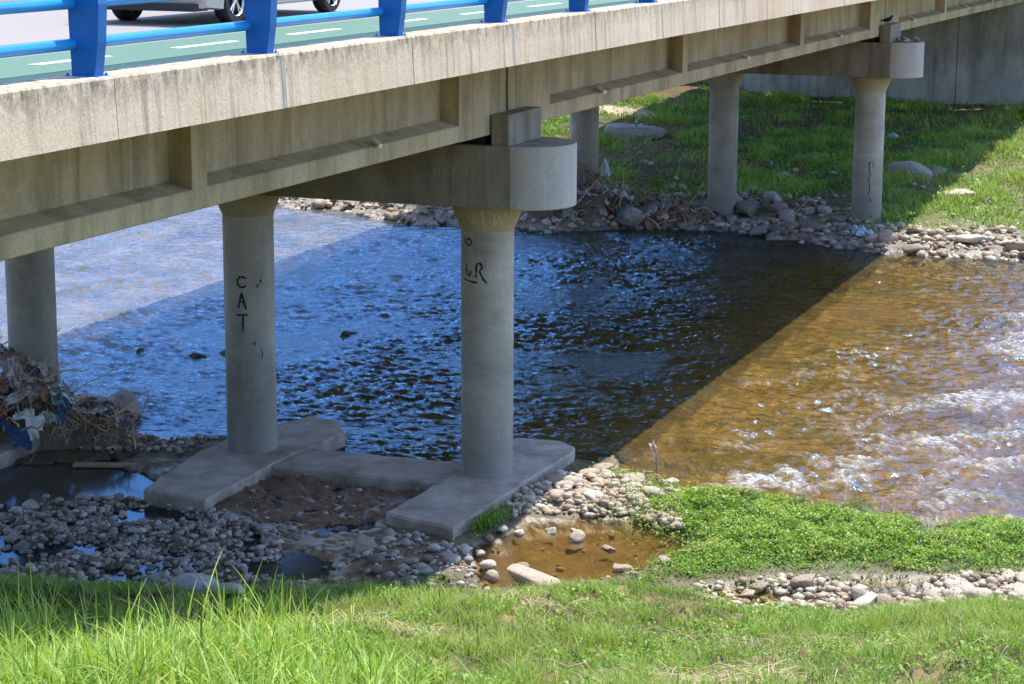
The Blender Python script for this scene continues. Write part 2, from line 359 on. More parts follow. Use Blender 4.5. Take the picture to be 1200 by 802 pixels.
M['cobble'] = rockmat('grey_cobble', [(0., (.20, .14, .105)), (.2, (.20, .185, .18)), (.4, (.33, .27, .22)), (.6, (.33, .31, .30)), (.85, (.43, .385, .34)), (1., (.52, .475, .43))], WATER)
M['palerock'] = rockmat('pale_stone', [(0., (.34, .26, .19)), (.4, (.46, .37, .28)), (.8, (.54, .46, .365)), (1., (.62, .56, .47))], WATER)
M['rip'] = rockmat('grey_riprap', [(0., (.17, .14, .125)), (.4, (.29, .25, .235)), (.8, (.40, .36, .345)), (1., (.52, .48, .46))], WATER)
M['riverrock'] = rockmat('wet_river_rock', [(0., (.06, .05, .04)), (1., (.1, .085, .065))], WATER)
def pebmat(name, stops):
    t = NT(name); c = t.ramp(t.attr('tint'), stops); n = t.noise(t.pos(), 30., 4, .7)
    c = t.mix(1., c, t.ramp(n, [(.3, .75), (.7, 1.2)]), 'MULTIPLY'); return t.done(t.bsdf(color=c, rough=.85, spec=.3))
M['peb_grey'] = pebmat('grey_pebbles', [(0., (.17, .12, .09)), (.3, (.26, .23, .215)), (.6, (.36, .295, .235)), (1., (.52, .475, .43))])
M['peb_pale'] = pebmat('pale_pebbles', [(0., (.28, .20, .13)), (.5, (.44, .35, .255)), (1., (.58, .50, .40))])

def watermat():
    t = NT('river_water'); P = t.gpos(); foam = t.attr('foam'); rough = t.attr('chop')
    n1 = t.noise(t.mapv(P, (1., .5, 1.)), 6., 3, .5, .4); n2 = t.noise(P, 22., 3, .6)
    h = t.math('MULTIPLY', t.math('ADD', n1, t.math('MULTIPLY', n2, .35)), rough)
    nor = t.bump(h, 1., .026)
    fr = t.n('ShaderNodeFresnel', {'IOR': 1.42, 'Normal': nor}).outputs[0]
    gl = t.n('ShaderNodeBsdfGlossy', {'Color': (.29, .54, .88), 'Roughness': .105, 'Normal': nor}).outputs[0]  # blue of the reflected sky put into the gloss colour
    deep = t.attr('depth')
    tint = t.mix(deep, (.92, .86, .70), (.80, .70, .44))
    tr = t.n('ShaderNodeBsdfTransparent', {'Color': tint}).outputs[0]
    yy = t.mr(t.n('ShaderNodeSeparateXYZ', {'Vector': P}).outputs[1], 3., 10.)  # silt greys towards the left: grazing sun glints put into its colour
    silt = t.n('ShaderNodeBsdfDiffuse', {'Color': t.mix(yy, t.ramp(t.noise(t.mapv(P, (1., .6, 1.)), .9, 7, .72), [(.32, (.05, .055, .014)), (.44, (.17, .115, .03)), (.56, (.25, .165, .05)), (.70, (.17, .165, .075))]), t.ramp(t.noise(P, .7, 6, .7), [(.35, (.15, .155, .12)), (.65, (.36, .31, .24))]))}).outputs[0]
    body = t.n('ShaderNodeMixShader', {0: t.math('MULTIPLY', deep, t.mr(yy, 0, 1, .38, .6)), 1: tr, 2: silt}).outputs[0]
    wat = t.n('ShaderNodeMixShader', {0: fr, 1: body, 2: gl}).outputs[0]
    fn = t.noise(t.mapv(P, (1., .38, 1.)), 24., 7, .8); fm = t.math('MULTIPLY', foam, t.ramp(fn, [(.40, .0), (.66, .9)]), True)
    fo = t.n('ShaderNodeBsdfDiffuse', {'Color': (.78, .8, .82), 'Normal': t.bump(fn, .5, .03)}).outputs[0]
    return t.done(t.n('ShaderNodeMixShader', {0: fm, 1: wat, 2: fo}).outputs[0])
M['water'] = watermat()

# ------------------------------------------------------------------ ground, one sheet to the horizon
def axis(parts):
    o = []
    for a, b, s in parts: o.append(np.arange(a, b, s))
    return np.concatenate(o + [[parts[-1][1]]])
gx = axis([(-900, -150, 125), (-150, -40, 18), (-40, -21, 1.), (-21, -8, .14), (-8, 4, .06), (4, 23.5, .3), (23.5, 31, .1), (31, 59, .3), (59, 75, 1.6), (75, 200, 20), (200, 1100, 150)])
gy = axis([(-900, -150, 125), (-150, -40, 16), (-40, -11, 1.5), (-11, 9.5, .085), (9.5, 21, .2), (21, 45, 1.6), (45, 150, 14), (150, 1000, 125)])
GX, GY = np.meshgrid(gx, gy); gshape = GX.shape; X, Y = GX.ravel(), GY.ravel()
H, w = ground(X, Y)
def lerp(a, b, t): return a * (1 - t)[:, None] + np.asarray(b)[None, :] * t[:, None]
soil = np.tile((.13, .10, .06), (len(X), 1)); gcol = soil.copy()
gcol = lerp(gcol, (.15, .115, .085), w['cobble']); gcol = lerp(gcol, (.22, .135, .09), w['mud']); gcol = lerp(gcol, (.32, .265, .21), w['pale'])
gcol = lerp(gcol, (.30, .24, .18), w['strip']); gcol = lerp(gcol, (.15, .12, .1), w['cluster'])
gcol = lerp(gcol, (.20, .125, .055), w['brown']); gcol = lerp(gcol, (.20, .13, .08), w['dark']); gcol = lerp(gcol, (.09, .07, .05), w['leftpool'])
gcol = lerp(gcol, (.24, .14, .06), np.maximum(w['strippool'], w['strippool2']))
gcol = lerp(gcol, (.06, .07, .025), w['cover'] * (1 - w['strip']))
dry = ss(.2, 1.3, samp(T2, X + 5, Y + 2, 7.) + .5 * samp(T3, X, Y, 5.))
gcol = lerp(gcol, (.095, .085, .035), w['bank']); gcol = lerp(gcol, (.24, .17, .09), w['bank'] * dry * .8)
bedc = np.tile((.36, .235, .07), (len(X), 1)); alg = ss(.1, 1.2, samp(T1, X * 1.6, Y, 14.) + .4 * samp(T3, X, Y, 5.)); bedc = lerp(bedc, (.10, .11, .03), alg * .8)
stn = ss(.9, 1.8, samp(T2, X, Y + 9, 6.)); bedc = lerp(bedc, (.5, .40, .26), stn * .8); bedc = lerp(bedc, (.12, .07, .03), ss(.8, 1.8, -samp(T2, X + 4, Y, 7.)) * .6)
bedc = lerp(bedc, (.34, .31, .30), ss(8, 12, Y) * .9)  # greyer bed on the left, with the water's sunlit sheen painted in
gcol = gcol * (1 - w['river'])[:, None] + bedc * w['river'][:, None]
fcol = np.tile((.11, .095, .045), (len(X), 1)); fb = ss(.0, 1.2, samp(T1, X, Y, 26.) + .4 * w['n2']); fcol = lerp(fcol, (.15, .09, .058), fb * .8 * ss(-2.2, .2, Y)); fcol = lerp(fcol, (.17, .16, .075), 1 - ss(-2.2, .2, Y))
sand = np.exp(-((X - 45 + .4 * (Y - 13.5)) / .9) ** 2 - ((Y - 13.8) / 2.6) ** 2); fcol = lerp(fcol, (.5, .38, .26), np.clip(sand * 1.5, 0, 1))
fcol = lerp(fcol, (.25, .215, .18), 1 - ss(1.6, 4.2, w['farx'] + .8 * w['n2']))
gcol = gcol * (1 - w['far'])[:, None] + fcol * w['far'][:, None]
wet = np.clip(1 - ss(-.2, -.12, H), 0, 1); peb = np.clip(w['cobble'] + w['pale'] + w['strip'] + .6 * w['cluster'] + w['river'] + (1 - ss(1.5, 3, w['farx'])) * w['far'] + .3 * w['brown'], 0, 1)
ny, nx = gshape; idx = np.arange(nx * ny).reshape(ny, nx)
F = np.stack([idx[:-1, :-1], idx[:-1, 1:], idx[1:, 1:], idx[1:, :-1]], -1).reshape(-1, 4)
tag(obj('ground', np.c_[X, Y, H], F, M['ground'], smooth=True, attrs=dict(gcol=gcol, wet=wet, peb=peb)), 'river bed, muddy gravel bars and grassy banks', 'ground', kind='structure')

# ------------------------------------------------------------------ water, one rippled sheet
wx = axis([(-8, 4, .05), (4, 15, .06), (15, 28.5, .085)]); wy = axis([(-400, -60, 40), (-60, -11, 1.), (-11, -9.5, .1), (-9.5, 10, .06), (10, 19.5, .09), (19.5, 60, 1.), (60, 400, 40)])
WX, WY = np.meshgrid(wx, wy); ws = WX.shape; X, Y = WX.ravel(), WY.ravel()
gh, gw = ground(X, Y)
dep = np.clip(WATER - gh, 0, 1); chop = ss(-.5, 1.3, X - nsh(Y)) * (.35 + .65 * ss(.2, 2.2, fsh(Y) - X)); chop = np.maximum(chop, .01)
chop = np.maximum(chop, .045 * gw['brown'])
FOAM = [(1.55,-3.45,1.4,.45,.55),(1.9,-4.1,1.2,.45,.8),(2.3,-4.9,.9,.5,.7),(3.7,-4.9,.9,.3,.8),(4.5,-6.9,.9,.35,1.),(5.5,-6.0,1.1,.35,.9),(5.0,-5.0,.7,.25,.6),(7.6,-5.,.8,.3,.8),(8.7,-5.9,1.2,.4,1.),(9.6,-6.7,1.2,.4,.9),(8.4,-4.0,.7,.25,.8),(13.6,-6.1,1.2,.4,.7),(15.2,-6.2,1.1,.4,.6),(17.3,-5.7,1.,.35,.6),(8.7,-2.3,.6,.3,.7),(6.6,-6.9,1.,.35,.8),(3.2,-6.2,.7,.3,.9),(2.2,-6.8,.8,.3,.9),(11.5,-6.7,.9,.35,.7),(4.1,-3.0,.7,.25,.6),(6.4,-4.6,.6,.25,.7)]
reg = np.zeros(len(X))
wv = .35 * samp(T2, X, Y, 5.)
for fx_, fy_, a, sx_, sy_ in FOAM:
    fa = (X - fx_) + .28 * (Y - fy_) + wv; reg = np.maximum(reg, a * np.exp(-(fa / sx_) ** 2 - ((Y - fy_) / sy_) ** 2))
rap = ss(-.6, -3.2, -(-Y)) if False else ss(.8, 4.0, -Y) * ss(0, 2.5, X - nsh(Y)) * (1 - ss(15, 22, X))
nw = samp(TW, X, Y * .58, 7.3); nw2 = samp(TW2, X * 1.1, Y * .7, 3.4); nb = samp(T1, X, Y, 14.)
amp = chop * (.0145 + .003 * rap + .008 * np.clip(reg, 0, 1.2)) * (1 + .35 * nb)
Wz = WATER + np.where(chop < .06, 0, amp * (nw * .8 + nw2 * .45)) + .04 * reg * chop + .006 * nb * chop
crest = nw * .6 + nw2 * .5 + .5 * samp(T3, X, Y, 3.)
foam = np.clip(reg * 1.1 * (.25 + .75 * ss(-1.0, 1.3, crest)) * ss(.1, .7, reg) + .7 * rap * ss(1.4, 2.2, crest) * ss(-.3, 1.2, nb), 0, 1) * ss(.2, .8, chop)
ny, nx = ws; idx = np.arange(nx * ny).reshape(ny, nx)
F = np.stack([idx[:-1, :-1], idx[:-1, 1:], idx[1:, 1:], idx[1:, :-1]], -1).reshape(-1, 4)
keep = (gh < WATER + .09)[F].any(1); F = F[keep]
obj('river_water', np.c_[X, Y, Wz], F, M['water'], smooth=True, attrs=dict(foam=foam, chop=chop, depth=np.clip(dep / .38, 0, 1)))['kind'] = 'structure'

# ------------------------------------------------------------------ the bridge
SPAN = 27.88
def dz(x): return -.0065 * x - .00006 * x * x
def xs(a, b, n): return [a + (b - a) * i / n for i in range(n + 1)]
bridge = empty('bridge', (0, 4.7, 5.3), 'weathered concrete road bridge on precast beams crossing the shallow river', 'bridge')
B0, B1 = -SPAN, 2 * SPAN
YP, YE = -2.03, 11.6
MB().sweepx([(-1.55, 6.62), (-1.55, 6.985), (YE - .4, 6.985), (YE - .4, 6.80), (8.6, 6.62)], xs(B0, B1, 28), dz).make('deck', M['slab'], bridge)
PITCH = 3.2; XJ = -1.0; NP = [n for n in range(-8, 19) if B0 < XJ + PITCH * n < B1]
for i, n in enumerate(NP):
    a = XJ + PITCH * n; b = min(a + PITCH, B1)
    j = random.uniform(-.004, .004)
    pr = [(-2.03 + j, 6.575), (-2.0 + j, 7.10), (-1.985 + j, 7.118), (-1.57, 7.118), (-1.553, 7.105), (-1.553, 6.575)]
    o = MB().sweepx(pr, xs(a + .009, b - .009, 8), dz).make('parapet_panel', M['fascia'], bridge)
    e_, q_ = ((.012, .0), (.055, .092))[n % 2]
    s = MB().sweepx([(-1.942 - q_, 6.585), (-1.912 - q_, 7.1), (-1.6, 7.1), (-1.6, 6.585)], [a - e_ * .7 - .02, a + e_ * .7 - .02], dz).make('joint_seal', M['seal'], bridge)
MB().sweepx([(YE - .45, 6.76), (YE - .45, 7.12), (YE, 7.12), (YE, 6.76)], xs(B0, B1, 28), dz).make('parapet_beam', M['fascia'], bridge)
zd = 6.985
MB().sweepx([(-1.552, zd + .002), (-1.552, zd + .008), (-.43, zd + .008), (-.43, zd + .002)], xs(B0, B1, 28), dz).make('edge_strip', M['edge_band'], bridge)  # dark green band along the inner foot of the parapet
MB().sweepx([(-.43, zd + .002), (-.43, zd + .012), (1.0, zd + .012), (1.0, zd + .002)], xs(B0, B1, 28), dz).make('bike_lane', M['green'], bridge)
MB().sweepx([(1.0, zd + .002), (1.0, zd + .010), (7.7, zd + .010), (7.7, zd + .002)], xs(B0, B1, 28), dz).make('road_surface', M['asphalt'], bridge)
MB().sweepx([(7.7, zd + .002), (7.7, zd + .15), (7.95, zd + .15), (7.95, zd + .002)], xs(B0, B1, 28), dz).make('kerb', M['kerb'], bridge)
MB().sweepx([(7.952, zd + .002), (7.952, zd + .145), (YE - .452, zd + .145), (YE - .452, zd + .002)], xs(B0, B1, 28), dz).make('sidewalk', M['redpave'], bridge)
for k in range(-5, 15):
    a = -.45 + 2.8 * k
    MB().sweepx([(.16, zd + .013), (.16, zd + .017), (.29, zd + .017), (.29, zd + .013)], [a, a + .7, a + 1.4], dz).make('lane_dash', M['white'], bridge)
def girder(x0, x1, yc, outer):
    a, bw = yc - .1, yc + .1; f0, f1 = yc - .39, yc + .39
    g = MB(); e = 1.86; R = [(f0, 5.285), (f0, 6.5), (yc - .45, 6.56), (yc - .45, 6.615), (yc + .45, 6.615), (yc + .45, 6.56), (f1, 6.5), (f1, 5.285)]
    I = [(f0 + .012, 5.285), (f0, 5.30), (f0, 5.505), (f0 + .01, 5.52), (a, 5.60), (a, 6.42), (yc - .45, 6.52), (yc - .45, 6.615), (yc + .45, 6.615), (yc + .45, 6.52), (bw, 6.42), (bw, 5.60), (f1 - .01, 5.52), (f1, 5.505), (f1, 5.30), (f1 - .012, 5.285)]
    g.sweepx(R, [x0 + .045, x0 + e], dz); g.sweepx(I, xs(x0 + e, x1 - e, 14), dz); g.sweepx(R, [x1 - e, x1 - .045], dz)
    o = g.make('girder', M['girder'], bridge)
    if outer:
        L = x1 - x0
        for t in (1 / 3, 2 / 3):
            X0 = x0 + L * t; z = dz(X0)
            MB().box(X0 - .17, X0 + .17, f0 + .002, a + .01, 5.50 + z, 6.5 + z, .012).make('stiffener', M['girder'], o)
        for X0 in (-4.66, 4.39, 13.67, 22.44, 31.87, 41.):
            if x0 < X0 < x1:
                z = dz(X0) + 5.515; MB().tube([(X0 + .07, f0 + .08, z + .075), (X0 - .04, f0 - .08, z + .01)], .034, 10).make('drain_stub', M['stub'], o)
    return o
for x0 in (-SPAN, 0, SPAN):
    for k, yc in enumerate((.09, 2.75, 5.4, 8.05)): girder(x0, x0 + SPAN, yc, k == 0)

# ------------------------------------------------------------------ piers
def ribbon(name, col, X0, Y0, strokes, width, mat, R=.402, flare=None):
    """painted strokes following the round face: (angle in degrees, height)"""
    m = MB()
    for st in strokes:
        P = []; st = list(st)
        for i in range(1, len(st)):
            st[i] = (st[i][0] - 360 * round((st[i][0] - st[i - 1][0]) / 360), st[i][1])
        for (a0, z0), (a1, z1) in zip(st, st[1:]):
            for k in range(6): P.append((a0 + (a1 - a0) * k / 6, z0 + (z1 - z0) * k / 6))
        P.append(st[-1])
        V = []
        for i, (a, z) in enumerate(P):
            a_, z_ = P[min(i + 1, len(P) - 1)]; b_, y_ = P[max(i - 1, 0)]
            tx, tz = math.radians(a_ - b_) * R, z_ - y_; l = math.hypot(tx, tz) or 1; nx_, nz_ = -tz / l, tx / l
            wd_ = width * (.82 + .3 * math.sin(i * .9 + z * 9) * math.sin(i * .37))
            for s in (-1, 1):
                an = math.radians(a) + s * nx_ * wd_ / 2 / R; zz = z + s * nz_ * wd_ / 2
                rr = R if flare is None else flare(zz)
                V.append((X0 + rr * math.cos(an), Y0 + rr * math.sin(an), zz))
        m.add(V, [(2 * i, 2 * i + 1, 2 * i + 3, 2 * i + 2) for i in range(len(P) - 1)])
    return m.make(name, mat, col)
def arc(ca, cz, ra, rz, a0, a1, n=14): return [(ca + ra * math.cos(math.radians(a0 + (a1 - a0) * k / n)), cz + rz * math.sin(math.radians(a0 + (a1 - a0) * k / n))) for k in range(n + 1)]
def pier(X0, label, zb, feet):
    p = empty('bridge_pier', (X0, 4.05, 0), label, 'bridge pier', 'piers of the bridge'); z = dz(X0); zc = 4.2 + z; zt = 5.13 + z; hw = .73; ya, yb = -.64, 8.74
    def stad(r, n=24): return [(X0 + r * math.cos(math.pi + math.pi * k / n), ya + r * math.sin(math.pi + math.pi * k / n)) for k in range(n + 1)] + [(X0 + r * math.cos(math.pi * k / n), yb + r * math.sin(math.pi * k / n)) for k in range(n + 1)]
    m = MB(); P = stad(hw); Pi = stad(hw - .015); n = len(P)
    V = [(x, y, zc) for x, y in Pi] + [(x, y, zc + .015) for x, y in P] + [(x, y, zt - .015) for x, y in P] + [(x, y, zt) for x, y in Pi]
    Fc = [(l * n + j, l * n + (j + 1) % n, (l + 1) * n + (j + 1) % n, (l + 1) * n + j) for l in range(3) for j in range(n)] + [tuple(range(n - 1, -1, -1)), tuple(3 * n + j for j in range(n))]
    m.add(V, Fc); cap = autosmooth(m.make('pier_cap', M['cap'], p), 35); cap.data.materials.append(M['cap_end_lit'])
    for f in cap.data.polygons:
        if f.center.y + 4.05 < ya or f.center.y + 4.05 > yb: f.material_index = 1  # rounded ends take the copy with skylight in its colour
    MB().box(X0 - .69, X0 + .70, -.60, -.325, zt - .004, zt + .455, .012).make('shear_key', M['cap'], cap)
    for yc in (.09, 2.75, 5.4, 8.05):
        if yc < 9:
            for s in (-.4, .4): MB().box(X0 + s - .2, X0 + s + .2, yc - .28, yc + .28, zt - .003, zt + .158, .01).make('bearing_pad', M['rubber'], cap)
    cols = []
    for Y0 in (0, 4.0537, 8.107):
        c = MB().lathe([(.4, zb), (.4, zc - .42), (.405, zc - .41)], (X0, Y0, 0), 56).make('column', M['column'], p); autosmooth(c, 50)
        h = MB().lathe([(.403, zc - .412), (.415, zc - .38), (.53, zc - .08), (.56, zc + .002)], (X0, Y0, 0), 56, caps=True).make('capital', M['capital'] if X0 < 1 or Y0 < 1 else M['column'], c); autosmooth(h, 50)
        cols.append(c)
    return p, cols
pn, cn = pier(0, 'near bridge pier of three round columns standing on flat concrete footings', -.3, True)
pf, cf = pier(SPAN, 'far bridge pier of three round columns standing among rubble at the far bank', -.7, False)
def plate(poly, z0, z1, name='footing'):
    cx = sum(x for x, _ in poly) / len(poly); cy = sum(y for _, y in poly) / len(poly)
    # broken, slightly worn outline
    P = []
    for (x0, y0), (x1, y1) in zip(poly, poly[1:] + poly[:1]):
        L = math.hypot(x1 - x0, y1 - y0); k = max(1, int(L / .28))
        for i in range(k):
            t = i / k; q = .026 if 0 < i else .012; P.append((x0 + (x1 - x0) * t + random.uniform(-q, q), y0 + (y1 - y0) * t + random.uniform(-q, q)))
    top = [(x + (cx - x) / max(.5, math.hypot(x - cx, y - cy)) * .035, y + (cy - y) / max(.5, math.hypot(x - cx, y - cy)) * .035) for x, y in P]
    m = MB(); n = len(P); V = [(x, y, z0) for x, y in P] + [(x, y, z1 - .035) for x, y in P] + [(x, y, z1) for x, y in top]
    m.add(V, [(l * n + j, l * n + (j + 1) % n, (l + 1) * n + (j + 1) % n, (l + 1) * n + j) for l in range(2) for j in range(n)] + [tuple(2 * n + j for j in range(n))])
    return m.make(name, M['footing'], pn)
plate([(-2.62, .52), (-2.98, -.66), (-.9, -.72), (1.72, -.82), (2.0, -.74), (2.28, -.4), (2.2, .36), (-.48, .46)], -.5, 0)
plate([(-2.78, 4.42), (-3.0, 3.28), (-.7, 3.32), (1.5, 3.12), (2.2, 3.6), (2.3, 4.15), (.6, 4.7), (-.5, 4.75)], -.5, -.006)
plate([(-2.9, 8.75), (-3.1, 7.55), (2.2, 7.5), (2.3, 8.7)], -.5, -.01)
plate([(-.82, 3.4), (-.74, .4), (.5, .4), (.42, 3.3)], -.5, -.035, 'tie_beam')
# graffiti
K = M['black']
ribbon('graffiti', cn[1], 0, 4.0537, [arc(-168.5, 2.765, 11, .085, 40, 320), [(-178, 2.35), (-169.5, 2.60), (-160.5, 2.33)], [(-175, 2.45), (-163.5, 2.45)], [(177, 2.235), (-157, 2.245)], [(-167.5, 2.24), (-168.5, 1.97)]], .037, K)
ribbon('scribble', cn[1], 0, 4.0537, [arc(-126, 2.77, 2.5, .02, 0, 360, 8), arc(-133, 2.70, 3, .022, 0, 300, 8), [(-128, 1.7), (-124, 1.62), (-126, 1.55)], [(-150, 1.78), (-140, 1.80), (-142, 1.74)]], .018, K)
ribbon('graffiti', cn[0], 0, 0, [[(150, 3.31), (151, 3.15), (160, 3.12), (164, 3.2)], [(168, 3.13), (169, 3.12)], [(176, 3.10), (177, 3.31), (-174, 3.33), (-170, 3.26), (-176, 3.20), (-167, 3.08), (-160, 3.03)], [(140, 3.06), (172, 3.03), (179, 3.03)], arc(157, 3.635, 7, .05, 0, 360), [(144, 3.59), (144, 3.69)]], .034, K)
ribbon('chalk_mark', cn[0], 0, 0, [[(-136, 3.26), (-128, 3.2)], [(-128, 3.27), (-136, 3.19)], [(-124, 3.25), (-118, 3.24), (-118, 3.2), (-124, 3.19)], [(-150, 3.44), (-147, 3.43)], [(-143, 3.45), (-140, 3.43)]], .02, M['palemark'])
def fl(z): return float(np.interp(z, [3.79, 3.82, 4.12, 4.2], [.407, .42, .535, .565]))
ribbon('chalk_mark', cn[0], 0, 0, [[(160, 4.1), (172, 3.92), (180, 4.05)], [(172, 4.08), (-178, 3.9)], [(-168, 4.14), (-165, 3.88)], [(-150, 4.12), (-144, 3.9), (-138, 4.06), (-132, 3.9), (-127, 4.1)]], .028, M['palemark'], flare=fl)
ribbon('scribble', cf[0], SPAN, 0, [[(-170, 1.62), (-160, 1.7), (-163, 1.5), (-158, 1.35), (-164, 1.2), (-158, 1.0), (-163, .82)], [(-150, 1.7), (-146, 1.55)], [(-156, .7), (-150, .62)]], .026, M['rubber'])
ribbon('red_scribble', cf[1], SPAN, 4.0537, [[(165, 1.3), (175, 1.26), (-175, 1.3), (-165, 1.27)], [(170, .95), (-178, .92), (-168, .97)]], .035, M['redmark'])
# painted words too faded to read on the cap's face
m = MB()
for k, (y0, seg) in enumerate([(.55, 'N'), (.42, 'I'), (.30, '7'), (.1, 'J'), (-.02, '2')]):
    SEG = {'N': [(0, 0, 0, 1), (0, 1, .7, 0), (.7, 0, .7, 1)], 'I': [(0.3, 0, .3, 1)], '7': [(0, 1, .8, 1), (.8, 1, .3, 0)], 'J': [(.6, 1, .6, .2), (.6, .2, 0, .1)], '2': [(0, 1, .7, .9), (.7, .9, 0, 0), (0, 0, .7, 0)]}[seg]
    for a, b, c_, d_ in SEG:
        p0 = np.array([-.733, y0 - a * .1, 4.66 + b * .12]); p1 = np.array([-.733, y0 - c_ * .1, 4.66 + d_ * .12]); t = (p1 - p0) / np.linalg.norm(p1 - p0); nn = np.array([0, -t[2], t[1]]) * .008
        m.add([p0 + nn, p1 + nn, p1 - nn, p0 - nn], [(0, 1, 2, 3)])
capobj = [c for c in pn.children if c.name.startswith('pier_cap')][0]
m.make('chalk_mark', plain('faint_chalk', (.36, .33, .26), .9, var=.35, scale=30.), capobj)

# abutments
ab = empty('abutment_wall', (2 * SPAN - .2, 4.5, .5), 'tall grey streaked concrete abutment wall behind the far grassy bank', 'retaining wall')
XA = 2 * SPAN - .15
for y0, y1, dx in ((-14, -1.02, 0.), (-1.0, 2.38, .05), (2.4, 11.98, 0.), (12, 24, -.03)):
    MB().box(XA + dx, XA + .9, y0, y1, -.3, 6.35 if not -2 < y0 < 11 else 4.82, .015).make('wall_panel', M['abutment'], ab)
MB().box(XA + .55, XA + .95, -2.5, 12, 4.80, 6.1, .01).make('back_wall', M['abutment'], ab)
for yc in (.09, 2.75, 5.4, 8.05): MB().box(XA + .08, XA + .5, yc - .3, yc + .3, 4.82, 5.285 + dz(XA) , .01).make('bearing_pad', M['rubber'], ab)
nb_ = empty('abutment_wall', (-SPAN - .5, 4.5, 4), 'concrete abutment wall under the near end of the bridge', 'retaining wall')
MB().box(-SPAN - 1.2, -SPAN - .3, -3, 12.5, 2, 5.4, .015).make('wall_panel', M['abutment'], nb_)

# ------------------------------------------------------------------ blue railing
rl = empty('bridge_railing', (0, -1.76, 7.12), 'bright blue steel railing with curved flat posts on the bridge parapet', 'railing')
prof = [(-1.885, 0), (-1.925, .30), (-1.945, .62), (-1.915, .95), (-1.84, 1.12), (-1.70, 1.14), (-1.645, 1.08), (-1.642, .5), (-1.66, 0)]
def post(X0):
    z = 7.112 + dz(X0); m = MB(); n = len(prof)
    V = [(X0 + s * (.07 - q), (-1.77 + (y + 1.77) * (1 - q * 1.2)), z + h) for s, q in ((-1, .006), (-1, 0), (1, 0), (1, .006)) for y, h in prof]
    V = [(X0 + (-.07 if l in (0, 1) else .07) + (.006 if l == 0 else -.006 if l == 3 else 0), (y if l in (1, 2) else -1.77 + (y + 1.77) * .965), z + h) for l in range(4) for y, h in prof]
    F_ = [(l * n + j, l * n + (j + 1) % n, (l + 1) * n + (j + 1) % n, (l + 1) * n + j) for l in range(3) for j in range(n)] + [tuple(range(n - 1, -1, -1)), tuple(3 * n + j for j in range(n))]
    m.add(V, F_); o = m.make('post', M['blue'], rl)
    bp_ = MB().box(X0 - .11, X0 + .11, -1.93, -1.60, z - .004, z + .012, .003)
    for bx_ in (-.09, .09):
        for by_ in (-1.90, -1.63): bp_.lathe([(.014, .012), (.014, .026), (.006, .027), (.006, .036)], (X0 + bx_, by_, z), 6)
    bp_.make('base_plate', M['blue'], o)
for n in NP: post(XJ - .05 + PITCH * n)
for h, rr in ((.275, .052), (.625, .052), (1.0, .06)):
    X_ = xs(B0 + .3, B1 - .3, 28); MB().tube([(x, -1.66, 7.112 + dz(x) + h) for x in X_], rr, 14).make('rail', M['rail'], rl, smooth=True)

